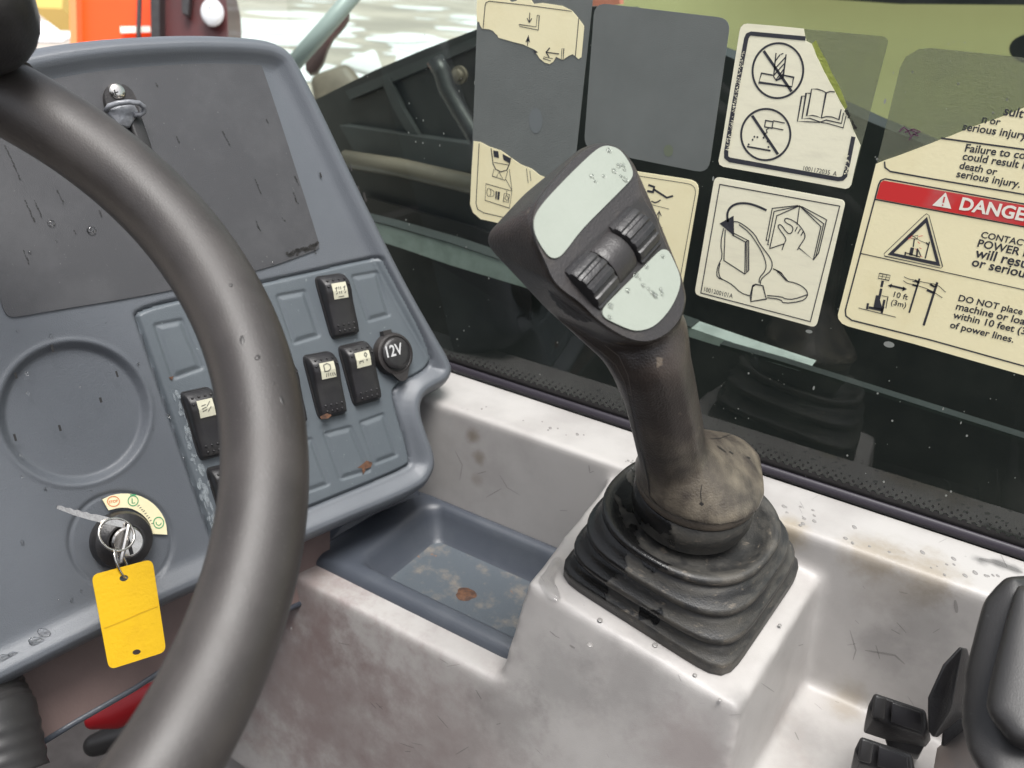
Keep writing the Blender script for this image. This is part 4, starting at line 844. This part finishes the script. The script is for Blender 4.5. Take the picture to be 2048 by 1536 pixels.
k.line(z2([(1048, 840), (1030, 1190), (1040, 1225), (1075, 1245), (1290, 1295)]), 1.4, h=.0011)
k.line(z2([(1118, 868), (1130, 960), (1145, 990), (1175, 1005), (1210, 995), (1225, 960), (1235, 920)]), 1.8, h=.0011); k.fill(z2([(1130, 880), (1160, 885), (1165, 925), (1135, 918)]), h=.0011); k.fill(z2([(1185, 900), (1230, 925), (1225, 955), (1190, 935)]), h=.0011)
k.line(z2([(1135, 950), (1220, 965)]), 1.2, h=.0011); k.line(z2([(1135, 990), (1125, 1030), (1200, 1055), (1215, 1000)]), 1.1, h=.0011); k.line(z2([(1150, 1035), (1165, 1005), (1185, 1045)]), 1, h=.0011); k.line(z2([(1205, 1050), (1240, 1115)]), 1, h=.0011); k.line(z2([(1225, 990), (1240, 1115)]), 1, h=.0011)
k.line(z2([(1088, 1075), (1240, 1118), (1225, 1218), (1083, 1172)]), 1.1, close=True, h=.0011)
k.line(z2(ell(1105, 1125, 12, 24, n=16)), 1, close=True, h=.0011); k.line(z2([(1115, 1105), (1135, 1120), (1135, 1145), (1113, 1150)]), 1, h=.0011); k.fill(z2([(1145, 1118), (1153, 1120), (1150, 1165), (1142, 1163)]), h=.0011); k.fill(z2([(1157, 1120), (1170, 1124), (1165, 1170), (1154, 1167)]), h=.0011)
k.line(z2([(1195, 1130), (1225, 1138), (1220, 1185), (1190, 1178)]), 1, close=True, h=.0011); k.line(z2([(1210, 1115), (1208, 1140), (1198, 1160), (1212, 1175), (1220, 1160), (1208, 1140)]), 1, h=.0011)
k.line(z2([(1325, 985), (1335, 1070)]), 1, h=.0011); k.line(z2([(1345, 1000), (1352, 1060)]), 1, h=.0011)
k.build('print', M['ink'], s1)
f_ = Flat(wf, UPW); f_.fill(z8(ell(725, 1235, 68, 130, n=24)), h=.0008); M['thumb'] = mat('pale_smudge', (.15, .165, .165), .55); f_.build('smudge', M['thumb'], s1)
# 2 blank grey sticker
s2 = sticker('blank_sticker', (1310, 180), 'plain dark grey rectangle of sticker backing with nothing printed on it'); film('backing', roundquad([(1190, 5), (1462, 37), (1417, 347), (1168, 297)], 26), M['residue'], s2, .0005)
f_ = Flat(wf, UPW); f_.fill(z5(ell(1278, 150, 28, 36, n=16)), h=.0009); M['stain'] = mat('olive_stain', (.14, .16, .11), .5); f_.build('stain', M['stain'], s2)
# 3 sticker behind the grip
s3 = sticker('diagram_sticker', (1330, 450), 'cream sticker with a small arm diagram, partly hidden behind the joystick head')
film('paper', roundquad([(1140, 322), (1401, 362), (1362, 588), (1105, 515)], 24), M['paper'], s3)
k = Flat(wf, UPW); k.line(roundquad([(1150, 332), (1394, 370), (1356, 579), (1116, 506)], 20), 1.2, True, h=.0011)
k.line(z5([(1160, 350), (1195, 362), (1188, 392), (1153, 386)]), 4, h=.0011); k.line(z5([(1192, 376), (1268, 425), (1305, 415)]), 4, h=.0011); k.line(z5([(1178, 445), (1200, 455), (1218, 448), (1232, 438)]), 2.5, h=.0011)
k.line(z5([(1168, 463), (1282, 492)]), 1, h=.0011); k.line(z5([(1218, 600), (1224, 505)]), 1.6, h=.0011); k.line(z5([(1210, 530), (1224, 503), (1236, 533)]), 1.6, h=.0011); k.line(z5([(1225, 640), (1240, 600), (1228, 595), (1212, 635)]), 1.4, True, h=.0011)
k.line(z5([(1225, 660), (1222, 700)]), 1.4, h=.0011); k.build('print', M['ink'], s3)
# 4 prohibition sticker
s4 = sticker('prohibition_sticker', (1590, 210), 'pale sticker with two struck-through circles and an open book, its right corner torn off')
film('backing', roundquad([(1482, 46), (1779, 74), (1700, 381), (1437, 328)], 16), M['film'], s4, .0003)
ed = z3([(760, 168), (766, 200), (775, 240), (806, 256), (822, 290), (836, 332), (848, 350), (880, 420), (900, 455), (912, 480), (940, 530), (975, 600), (1000, 640), (1022, 690), (1030, 705), (1050, 760), (1092, 850)])
film('paper', z3([(392, 160), (410, 142), (430, 138), (600, 152)]) + ed + z3([(1060, 980), (1038, 1080), (1025, 1098), (1005, 1104), (640, 1037), (290, 975), (268, 962), (262, 940), (280, 850), (385, 185)]), M['paper2'], s4)
k = Flat(wf, UPW); hh = .0011
k.line(z3([(770, 225), (450, 196), (432, 205), (423, 225), (360, 560), (305, 890), (306, 920), (325, 935), (960, 1048), (985, 1045), (1000, 1030), (1020, 950), (1050, 800)]), 8.5, h=hh)
k.line(z3(ell(608, 413, 148, 161, n=56, rot=8)), 4, True, h=hh); k.line(z3(ell(537, 787, 144, 150, n=56, rot=8)), 4, True, h=hh)
k.line(z3([(525, 298), (688, 535)]), 5.5, h=hh); k.line(z3([(457, 676), (608, 903)]), 5.5, h=hh)
k.line(z3([(578, 440), (512, 428), (496, 482), (690, 508), (700, 452), (640, 440)]), 3, h=hh)
k.line(z3([(597, 310), (583, 448), (598, 470), (638, 455), (656, 318)]), 2.4, h=hh); 
for a in ([(590, 360), (622, 318)], [(588, 405), (652, 335)], [(580, 445), (645, 372)], [(596, 468), (642, 405)], [(612, 462), (640, 430)], [(625, 318), (640, 312)]): k.line(z3(a), 2.2, h=hh)
k.line(z3([(536, 705), (580, 712), (573, 750), (530, 742)]), 2.4, True, h=hh); k.line(z3([(580, 706), (648, 720)]), 2.2, h=hh); k.line(z3([(574, 747), (640, 760)]), 2.2, h=hh); k.line(z3([(556, 748), (540, 760), (545, 775), (528, 785), (530, 800)]), 2, h=hh)
for x, y in ((437, 845), (460, 818), (488, 802), (524, 806), (548, 828), (553, 860), (470, 800)): k.fill(z3(ell(x, y, 5.5, 6, n=10)), h=hh)
k.line(z3([(427, 857), (565, 882)]), 3.4, h=hh)
k.line(z3([(806, 520), (838, 521), (868, 530), (890, 543), (862, 690), (835, 680), (808, 675), (776, 678)]), 2.2, True, h=hh); k.line(z3([(890, 543), (915, 535), (941, 538)]), 2.2, h=hh); k.line(z3([(862, 690), (890, 682), (925, 684), (965, 700), (978, 640)]), 2.2, h=hh)
k.line(z3([(797, 546), (773, 545), (749, 694), (795, 692), (856, 714), (890, 702), (980, 722), (992, 660)]), 2.2, h=hh); k.line(z3([(768, 563), (748, 562), (722, 710), (775, 712), (856, 716)]), 2, h=hh); k.line(z3([(860, 716), (900, 722), (990, 748), (1006, 680)]), 2, h=hh)
k.text('1001172035_A', z3([(755, 996)])[0], z3([(950, 1030)])[0], .0, h=hh, sy=1.15); k.build('print', M['ink'], s4)
f_ = Flat(wf, UPW); r_ = random.Random(8)
for i in range(260):   # flaked border on the left
    t_ = r_.random(); side = r_.random()
    x, y = (402 - 88 * t_ + r_.uniform(-13, 13), 300 + 580 * t_) if side < .8 else (1010 - 5 * t_ + r_.uniform(-10, 18), 900 + 130 * t_)
    f_.fill(z3(ell(x, y, r_.uniform(1.5, 7), r_.uniform(.8, 3), n=5, rot=r_.uniform(-20, 40))), h=.0013 + i * 1e-7)
tag(f_.build('flaked_ink', M['paper2'], s4), kind='stuff')
f_ = Flat(wf, UPW); pts = z3([(806, 256), (836, 330), (880, 420), (912, 480), (940, 530), (1000, 640), (1015, 625), (990, 560), (960, 490), (925, 430), (895, 360), (860, 300), (830, 235)])
M['glue'] = see_through('yellowed_glue', (.75, .8, .4), 0, (.45, .5, .12), .5, .8, 500); f_.fill(pts, h=.0008); f_.build('glue_edge', M['glue'], s4)
f_ = Flat(wf, UPW)
for i in range(40):
    t_ = r_.random(); x, y = 1003 + 62 * t_ + r_.gauss(3, 4), 648 + 110 * t_; f_.fill(z3(ell(x, y, r_.uniform(2, 7), r_.uniform(3, 9), n=6, rot=r_.uniform(0, 90))), h=.0014 + i * 1e-7)
tag(f_.build('black_crumbs', M['dirt'], s4), kind='stuff')
# 5 boot sticker
s5 = sticker('boot_sticker', (1540, 500), 'square pale sticker showing a boot with a pocket and a hand placing a folded booklet')
film('paper', z4(roundquad([(240, 8), (1006, 148), (833, 892), (121, 698)], 34)), M['paper2'], s5)
k = Flat(wf, UPW); k.line(z4([(268, 55), (970, 182), (798, 858), (157, 690)]), 2.0, True, h=hh)
k.line(z4(smoothpoly([(542, 207), (480, 178), (420, 163), (360, 168), (322, 195), (310, 232), (315, 275)], 2, False)), 4.4, h=hh); k.fill(z4([(266, 284), (349, 238), (352, 357)]), h=hh)
for a in ([(540, 378), (575, 195), (728, 178)], [(549, 405), (586, 213), (728, 182)], [(560, 430), (602, 238), (735, 180), (860, 302), (815, 497), (730, 425)], [(735, 180), (720, 290)], [(738, 183), (876, 285), (830, 478)], [(745, 183), (893, 262), (846, 458)], [(558, 431), (645, 402)], [(536, 378), (548, 384)], [(545, 404), (556, 408)], [(815, 497), (832, 474)], [(830, 478), (848, 454)]): k.line(z4(a), 2, h=hh)
k.line(z4(smoothpoly([(632, 438), (645, 400), (660, 375), (612, 312), (608, 292), (628, 290), (665, 345), (690, 340), (700, 302), (650, 278), (646, 256), (668, 252), (720, 280), (750, 315), (768, 350), (765, 372), (735, 415), (722, 438)], 2, False)), 2, h=hh)
for a in ([(708, 330), (722, 303)], [(725, 342), (740, 315)], [(742, 355), (757, 330)]): k.line(z4(a), 2, h=hh)
for a in ([(350, 272), (380, 275), (430, 308), (475, 350), (500, 400), (530, 440), (562, 482), (577, 520), (568, 560), (530, 590), (508, 612), (505, 640)],
          [(380, 290), (440, 335), (485, 400), (520, 460), (540, 520), (535, 560), (500, 600), (498, 630)],
          [(290, 312), (272, 400), (284, 480), (262, 520), (250, 560), (252, 600), (300, 618), (345, 645), (390, 690), (445, 708)], [(270, 515), (260, 560), (268, 600), (285, 612)], [(300, 320), (298, 360)],
          [(578, 548), (600, 556), (635, 595), (660, 622), (705, 630), (750, 650), (780, 680), (782, 712), (745, 740), (640, 752), (625, 728), (545, 718)], [(545, 705), (630, 712), (650, 725), (700, 728), (780, 700)],
          [(578, 548), (625, 568), (640, 590), (665, 620)], [(605, 572), (618, 566), (632, 580)]): k.line(z4(smoothpoly(a, 1, False)), 2, h=hh)
for a in ([(298, 355), (292, 500), (415, 580), (437, 558), (437, 385), (345, 338)], [(340, 350), (418, 392), (415, 580)], [(418, 392), (437, 382)], [(427, 388), (426, 570)], [(478, 640), (520, 648), (540, 726), (450, 740), (460, 655)], [(478, 640), (462, 645), (446, 706), (450, 740)]): k.line(z4(a), 2, a[0][0] == 478 and len(a) == 5, h=hh)
k.text('1001200101A', z4([(175, 680)])[0], z4([(342, 721)])[0], .0, h=hh, sy=1.2); k.build('print', M['ink'], s5)
# 6 danger sticker
s6 = sticker('danger_sticker', (1900, 520), 'large cream danger sticker about power lines, its upper part peeled off, at the right edge')
film('backing', [(1753, 330), (1800, 135), (1812, 113), (1838, 98), (1862, 96), (2048, 115), (2300, 150), (2250, 420)], M['film'], s6, .0003)
tear = z3([(1183, 958), (1240, 935), (1300, 915), (1500, 840), (1580, 808), (1620, 795), (1750, 740), (1900, 690), (2048, 630), (2700, 380)])
film('paper', tear + [(2200, 795), (2048, 750)] + z4([(1400, 985), (1020, 884), (985, 868), (963, 840), (960, 815), (985, 720)]), M['paper'], s6)
k = Flat(wf, UPW)
k.line(z3([(1232, 945), (1235, 980), (1265, 1003), (1500, 1045), (2300, 1180)]), 3, h=hh); k.line(z3([(1560, 808), (2300, 908)]), 3.4, h=hh)
k.line(z4([(2300, 215), (1235, 22), (1210, 32), (1198, 55), (1003, 790), (1006, 825), (1040, 850), (1500, 965), (2048, 1118), (2300, 1190)]), 2.8, h=hh); k.line(z4([(1178, 143), (2300, 350)]), 2.2, h=hh); k.line(z4([(1095, 459), (2300, 728)]), 1.8, h=hh)
tr = [(1477, 262), (1268, 461), (1546, 521)]; k.line(z4(tr), 7.5, True, h=hh); k.line(z4([(1478, 227), (1464, 236), (1229, 460), (1232, 474), (1562, 545), (1572, 536), (1492, 236)]), 1.2, True, h=hh)
for a, w_ in (([(1395, 360), (1428, 352), (1424, 375), (1392, 372)], 1), ([(1407, 372), (1400, 420)], 2.5), ([(1380, 345), (1440, 385), (1480, 400)], 1), ([(1495, 390), (1470, 488)], 2.5), ([(1395, 425), (1385, 470)], 7), ([(1355, 455), (1440, 480)], 2), ([(1425, 430), (1420, 480)], 3.5), ([(1355, 450), (1352, 470)], 3), ([(1430, 440), (1445, 475)], 2), ([(1475, 395), (1490, 410)], 3)): k.line(z4(a), w_, h=hh)
for a, w_ in (([(1202, 575), (1266, 587), (1258, 617), (1194, 604)], 1.3),): k.line(z4(a), w_, True, h=hh)
for a, w_ in (([(1198, 590), (1262, 602)], 1), ([(1223, 580), (1216, 608)], 1), ([(1245, 584), (1238, 612)], 1), ([(1222, 618), (1214, 655)], 5), ([(1213, 665), (1205, 705)], 5), ([(1135, 750), (1130, 785)], 4.5), ([(1225, 770), (1215, 808)], 4.5), ([(1140, 775), (1222, 792)], 5), ([(1080, 778), (1298, 832)], 1.4), ([(1215, 706), (1252, 713), (1240, 780)], 1.4), ([(1232, 730), (1222, 775)], 4.5),
              ([(1268, 647), (1348, 666)], 4), ([(1437, 606), (1376, 806)], 3.6), ([(1541, 628), (1461, 880)], 4.6), ([(1395, 620), (1440, 632)], 1.6), ([(1395, 642), (1425, 650)], 4), ([(1495, 640), (1540, 655)], 2), ([(1480, 672), (1520, 690)], 5), ([(1410, 615), (1430, 630)], 4), ([(1500, 640), (1525, 655)], 4)): k.line(z4(a), w_, h=hh)
k.fill(z4([(1182, 703), (1212, 706), (1205, 730), (1222, 790), (1166, 778)]), h=hh); k.fill(z4([(1250, 646), (1276, 636), (1270, 660)]), h=hh); k.fill(z4([(1364, 668), (1340, 652), (1336, 680)]), h=hh)
for a in ([(1346, 595), (1370, 608), (1410, 615), (1470, 630), (1540, 640), (1590, 686)], [(1342, 618), (1365, 635), (1410, 642), (1500, 672), (1570, 718)]): k.line(z4(smoothpoly(a, 1, False)), 1.3, h=hh)
T = lambda b, p, q, bold=.018, sy=1.0, f=z4: k.text(b, f([p])[0], f([q])[0], bold, h=hh, sy=sy)
T('CONTACT', (1793, 365), (2075, 421)); T('POWER LINES', (1773, 418), (2217, 512)); T('will result in death', (1757, 478), (2450, 632)); T('or serious injury', (1738, 530), (2310, 660))
T('DO NOT place', (1662, 735), (2036, 818)); T('machine or load', (1647, 785), (2082, 884)); T('within 10 feet (3m)', (1630, 835), (2128, 951)); T('of power lines.', (1612, 892), (1984, 981))
T('10 ft', (1283, 712), (1366, 731), .01); T('(3m)', (1268, 757), (1355, 777), .01)
T('Failure to comply', (1700, 885), (2196, 950), f=z3); T('could result in', (1685, 933), (2080, 992), f=z3); T('death or', (1667, 985), (1885, 1025), f=z3); T('serious injury.', (1650, 1035), (2022, 1098), f=z3)
T('serious injury', (1685, 760), (2062, 815), f=z3); T('sult', (1925, 672), (2040, 690), f=z3); T('or', (1845, 724), (1905, 733), f=z3); T('n', (1798, 716), (1826, 720), f=z3)
k.build('print', M['ink'], s6)
k = Flat(wf, UPW); k.fill(z4([(1226, 32), (1208, 45), (1182, 138), (2300, 345), (2300, 222)]), h=.0013); k.build('red_bar', M['red_ink'], s6)
k = Flat(wf, UPW); k.fill(z4([(1590, 102), (1511, 178), (1623, 198)]), h=.0015); k.text('DANGER', z4([(1668, 200)])[0], z4([(2122, 281)])[0], .03, h=.0015); k.build('white_print', M['white_ink'], s6)
k = Flat(wf, UPW); k.line(z4([(1583, 128), (1576, 162)]), 3.2, h=.0017); k.fill(z4(ell(1572, 176, 4, 5, n=10)), h=.0017)
for a in ([(1370, 375), (1395, 355)], [(1430, 360), (1455, 355)], [(1425, 390), (1440, 402)], [(1410, 430), (1420, 440)], [(1435, 425), (1448, 432)], [(1440, 475), (1455, 480)], [(1380, 365), (1392, 372)]): k.line(z4(a), 1.1, h=.0014)
k.build('red_marks', M['red_ink'], s6)
k = Flat(wf, UPW); M['purple'] = mat('purple_ink', (.12, .05, .09), .5)
for a in ([(1318, 770), (1345, 745), (1370, 765), (1385, 795)], [(1350, 775), (1400, 755), (1440, 770), (1400, 790)], [(1375, 820), (1400, 785), (1430, 795)], [(1385, 760), (1425, 780)]): k.line(z3(a), 2.6, h=.0009)
k.build('pen_scribble', M['purple'], s6)

# ================================================================== ARMREST, PADDLE, ROCKER LEVERS
arm = empty('armrest', PD(2040, 1450, .45), 'dark grey moulded armrest pad with a rounded corner at the right edge', 'armrest')
a = MB(); a.add(*hull([(2022, 1172, .405, 20), (1978, 1210, .405, 14), (1945, 1340, .395, 14), (1938, 1440, .385, 16), (1956, 1500, .375, 20), (1995, 1560, .365, 24), (2300, 1560, .35, 30), (2300, 1200, .42, 20), (2060, 1180, .44, 30), (1990, 1460, .43, 30)], ICO3)); remesh(a, 'pad_shell', M['armrest'], arm, .0022, 10, .6)
a = MB(); a.add(*hull([(2040, 1178, .395, 12), (2022, 1215, .392, 10), (1992, 1370, .376, 16), (1998, 1420, .368, 26), (2040, 1470, .360, 30), (2300, 1500, .345, 30), (2300, 1200, .40, 20)], ICO3)); remesh(a, 'pad_cover', M['armrest'], arm, .0022, 12, .6)
a = MB(); a.add(*hull([(1880, 1500, .50, 6), (1955, 1440, .48, 6), (1990, 1600, .46, 6), (1860, 1620, .50, 6), (2060, 1480, .47, 6), (2060, 1620, .46, 6)])); a.build('support', M['molding'], arm, auto=40)
pdl = empty('side_paddle', PD(1900, 1400, .47), 'black angular paddle lever standing between the rocker levers and the armrest', 'lever')
a = MB(); P8 = zb([(1330, 783), (1362, 795), (1345, 1150), (1300, 1235), (1160, 1332), (1137, 1300), (1135, 1095), (1232, 890)])
a.add(*hull([(x, y, .462, 4) for x, y in zb([(1330, 785), (1300, 855), (1268, 950), (1262, 1165), (1240, 1200), (1160, 1325), (1138, 1295), (1138, 1095), (1232, 890)])] + [(x, y, .475, 4) for x, y in zb([(1362, 792), (1372, 830), (1365, 1050), (1330, 1200), (1180, 1328)])])); a.build('blade', M['black'], pdl, auto=35)
a = MB(); a.add(*hull([(x, y, .482, 4) for x, y in zb([(1240, 1230), (1340, 1180), (1340, 1290), (1222, 1385)])] + [(x, y, .50, 3) for x, y in zb([(1260, 1230), (1330, 1290), (1225, 1380)])])); a.build('stem', M['black'], pdl, auto=35)
def lever(dx, dy, dd, label):
    t_ = empty('rocker_lever', PD(1790 + dx, 1460 + dy, .50), label, 'lever', 'black rocker levers in the console')
    f = lambda pts, d, r: [(x + dx, y + dy, d + dd, r) for x, y in zb(pts)]
    a = MB(); a.add(*hull(f([(800, 1090), (1085, 1185), (1095, 1270), (1080, 1315), (785, 1215), (770, 1150)], .487, 7) + f([(740, 1255), (735, 1300), (870, 1345), (1100, 1385), (1125, 1350), (1100, 1200)], .498, 5)))
    cap = a.build('lever_cap', M['black'], t_, auto=30)
    a = MB(); a.add(*hull(f([(905, 1130), (1070, 1190), (1078, 1300), (900, 1240)], .481, 3))); a.build('raised_pad', M['rocker'], cap, auto=40)
    a = MB(); a.add(*hull(f([(800, 1088), (850, 1105), (835, 1215), (782, 1200)], .479, 5))); a.build('thumb_ridge', M['armrest'], cap, smooth=True)
    a = MB(); a.add(*hull(f([(860, 1330), (1090, 1390), (1060, 1440), (880, 1400)], .502, 4) + f([(900, 1420), (1050, 1470)], .53, 4))); a.build('stem', M['black'], t_, auto=30)
lever(0, 0, 0, 'black rocker lever farther from the driver, next to the paddle')
lever(-27, 87, -.02, 'black rocker lever nearest the bottom edge of the picture')

# ================================================================== UNDER THE DASH
low = empty('lower_cowl', DP(250, 1350, -.06), 'brown-grey lower cowl panel hanging beneath the dashboard edge', 'cowl')
obj('cowl_panel', *slab([DP(x, y, -.035) for x, y in [(20, 1300), (381, 1150), (660, 1040), (660, 1180), (400, 1295), (313, 1347), (267, 1377), (153, 1442), (63, 1497), (46, 1400)]], nd, .012), M['mauve'], low, auto=30)
obj('cowl_lip', *tube([DP(x, y, -.036) for x, y in [(63, 1497), (153, 1442), (267, 1377), (313, 1347), (400, 1295), (660, 1180)]], .0022, 10), M['tray'], low, smooth=True)
gt = empty('column_gaiter', DP(20, 1450, -.02), 'ribbed dark rubber gaiter on the steering column in the bottom left corner', 'gaiter')
a = MB(); 
pth = [DP(-60, 1350, -.02), DP(-45, 1400, -.02), DP(-20, 1450, -.01), DP(0, 1560, 0)]
ks = []; rr_ = []
for i in range(60):
    t_ = i / 59 * 3; j = min(2, int(t_)); u_ = t_ - j; ks.append(pth[j] * (1 - u_) + pth[j + 1] * u_); rr_.append(.024 + .0004 * math.sin(i * 1.2))
a.add(*tube(ks, rr_, 24)); a.build('sleeve', M['armrest'], gt, smooth=True)
obj('column_trim', *slab([DP(x, y, -.03) for x, y in [(-60, 1350), (46, 1358), (60, 1440), (75, 1560), (-60, 1560)]], nd, .01), mat('grey_trim', (.09, .092, .095), .5, (.12, .12, .12), 60, (.4, .7)), gt)
rd_ = MB(); rd_.add(*hull([(186, 1442, .70, 16), (235, 1430, .70, 26), (300, 1395, .70, 28), (360, 1370, .72, 26)], ICO3)); tag(rd_.build('red_bag', M['red'], None, smooth=True), 'blurred red cloth bag on the floor beneath the dashboard', 'bag')
sh = MB(); sh.add(*hull([(190, 1490, .80, 22), (330, 1450, .80, 30), (420, 1400, .82, 40)], ICO3)); tag(sh.build('dark_shoe', M['armrest'], None, smooth=True), 'dark shape like a shoe on the cab floor below the red bag', 'shoe')

# ================================================================== OUTSIDE THE WINDOW
def plate(name, px, Y, th, m, par=None, **k): return obj(name, *slab([PY(x, y, Y) for x, y in px], (0, 1, 0), th), m, par, **k)
bm_ = empty('boom', PY(1200, 700, .86), 'black painted boom of the machine standing just outside the side window', 'boom')
plate('boom_plate', [(480, 275), (560, 232), (650, 190), (750, 140), (850, 98), (955, 58), (1140, 12), (1235, 14), (1300, 55), (1450, 110), (1745, 246), (2250, 450), (2250, 1700), (480, 1700)], .86, .05, M['boom'], bm_, auto=30)
plate('seam_strip', z2([(470, 470), (520, 455), (600, 640), (720, 840), (830, 1000), (770, 985), (640, 800), (560, 660)]), .85, .008, M['boom2'], bm_)
plate('edge_strip', [(690, 182), (955, 72), (955, 92), (700, 200)], .852, .006, M['boom2'], bm_)
plate('cross_bar', z2([(230, 735), (1030, 850), (1030, 1010), (640, 960), (320, 890)]), .84, .02, M['boom2'], bm_)
obj('pipe', *tube([PY(690, 318, .82), PY(800, 335, .82), PY(960, 372, .82), PY(1200, 440, .82)], .011, 14), M['beige'], bm_, smooth=True)
obj('hose', *tube([PY(*p, .80) for p in z2([(790, 350), (830, 420), (860, 520), (930, 640), (1010, 770), (1060, 850)])], .010, 12), M['black'], bm_, smooth=True)
c = PY(921, 150, .845); ring = lambda r, y: [(c[0] + r * math.cos(a), c[1] - y, c[2] + r * math.sin(a)) for a in np.linspace(0, 2 * math.pi, 25)[:-1]]
obj('bolt', *loft([ring(.010, 0), ring(.010, .004), ring(.0065, .004), ring(.006, .009), ring(.002, .010)], True, True), M['beige'], bm_, auto=40)
plate('dark_recess', [(700, 385), (950, 455), (1060, 500), (1060, 640), (780, 470)], .845, .004, M['frit'], bm_)
rl = empty('outer_rail', PY(1000, 540, .66), 'pale grey-green painted rail running behind the lower part of the window', 'rail')
plate('rail_bar', [(700, 432), (775, 451), (900, 487), (1050, 538), (1382, 656), (1500, 697), (1620, 737), (1600, 742), (1389, 677), (1026, 568), (900, 530), (805, 497), (720, 470)], .66, .02, M['rail'], rl)
plate('rail_edge', [(700, 430), (775, 449), (900, 485), (1050, 536), (1382, 654), (1382, 656), (1050, 538), (900, 487), (775, 451), (700, 432)], .659, .02, M['boom2'], rl)
plate('edge_highlight', [(1440, 688), (1560, 722), (1760, 785), (2060, 880), (2060, 887), (1760, 792), (1560, 729), (1440, 695)], .64, .01, M['boom2'], rl)  # grey strip painting the highlight along a dark structure's edge
ol = empty('olive_machine', PY(1800, 150, 1.7), 'blurred olive green machine body filling the window behind the prohibition sticker', 'machine')
plate('olive_body', [(1150, -40), (1240, -60), (2500, -60), (2500, 650), (1150, 250)], 1.7, .3, M['olive'], ol)
plate('dark_top_edge', [(1380, -90), (2500, -90), (2500, 14), (1800, 8), (1500, -12)], 1.6, .05, M['boom'], ol)
plate('side_mirror', ell(2062, 98, 44, 30, n=24), 1.3, .04, M['boom'], ol)
pk = PY(1190, 0, 1.0); plate('salmon_flap', [(1120, -30), (1236, -30), (1240, 8), (1190, 14), (1145, 16)], .98, .01, mat('salmon_plastic', (.75, .25, .17), .5), bm_)
# far things seen over the dash
def far(name, px, d, th, m, par=None, **k): P = [PD(x, y, d) for x, y in px]; return obj(name, *slab(P, W((0, 0, 1)), th), m, par, **k)
ps = empty('orange_post', PD(220, 100, 2.3), 'bright orange upright post with a black hose beyond the dashboard', 'post')
far('post_front', [(150, -60), (299, -60), (305, 200), (155, 200)], 2.3, .12, M['orange'], ps); far('post_lit_side', [(139, -60), (151, -60), (156, 200), (141, 200)], 2.27, .15, mat('lit_orange_paint', (.95, .25, .09), .4), ps)  # lighter orange copy paints light onto the post's left side face
obj('hose', *tube([PD(x, y, 2.24) for x, y in ((279, -60), (279, 0), (277, 60), (280, 200))], .0062, 10), M['black'], ps, smooth=True)
far('post_label', [(240, 53), (300, 52), (301, 64), (241, 66)], 2.285, .002, M['white_ink'], ps)
cl = empty('tail_lamp_column', PD(380, 80, 2.3), 'dark red-brown lamp housing with a round white lens beside the orange post', 'lamp')
far('black_strip', [(300, -60), (318, -60), (320, 200), (304, 200)], 2.26, .1, M['black'], cl)
obj('housing', *slab([PD(x, y, 2.3) for x, y in smoothpoly([(316, -80), (430, -80), (452, -20), (456, 40), (452, 200), (318, 200)], 1)], W((0, 0, 1)), .12), M['redbrown'], cl, auto=40)
lc = PD(426, 27, 2.28); lr = [[lc + W((math.cos(a) * r * .029, math.sin(a) * r * .035, -d_)) for a in np.linspace(0, 2 * math.pi, 29)[:-1]] for r, d_ in ((1, 0), (1, .012), (.8, .02), (.25, .024), (.2, .02), (.1, .02))]
obj('lens', *loft(lr, True, True), M['lens'], cl, auto=40)
far('dark_insert', [(362, -50), (382, -50), (376, 30), (364, 25)], 2.27, .02, M['black'], cl)
stt = empty('stay_bar', PD(650, 60, 1.3), 'pale grey diagonal stay bar with a reddish bracket outside, above the dashboard corner', 'bar')
obj('bar', *tube([PD(585, 130, 1.3), PD(660, 45, 1.3), PD(740, -50, 1.3)], .0125, 16), M['strut'], stt, smooth=True)
far('bracket', smoothpoly([(610, 110), (640, 70), (690, 5), (700, 30), (685, 55), (660, 80), (640, 140), (612, 150)], 1), 1.34, .01, M['redbrown'], stt)
yb = obj('yellow_crate', *slab([PD(x, y, 9.0) for x, y in [(40, -60), (128, -60), (124, 17), (60, 15), (40, 0)]], W((0, 0, 1)), .6), mat('yellow_crate_paint', (.62, .45, .12), .6), None); tag(yb, 'blurred yellow crate on the yard in the top left corner', 'crate')
wt = empty('trailer_wheel', PD(680, 170, 3.2), 'muddy beige wheel lying outside at the corner of the dashboard and window', 'wheel')
a = MB(); a.add(*hull([(640, 165, 3.2, 18), (690, 150, 3.2, 20), (720, 190, 3.2, 20), (650, 210, 3.2, 20)], ICO2)); a.build('tyre', M['beige'], wt, smooth=True)
a = MB(); a.add(*hull([(690, 130, 3.3, 8), (745, 110, 3.3, 10), (760, 150, 3.3, 9)], ICO2)); a.build('fender', M['snow'], wt, smooth=True)
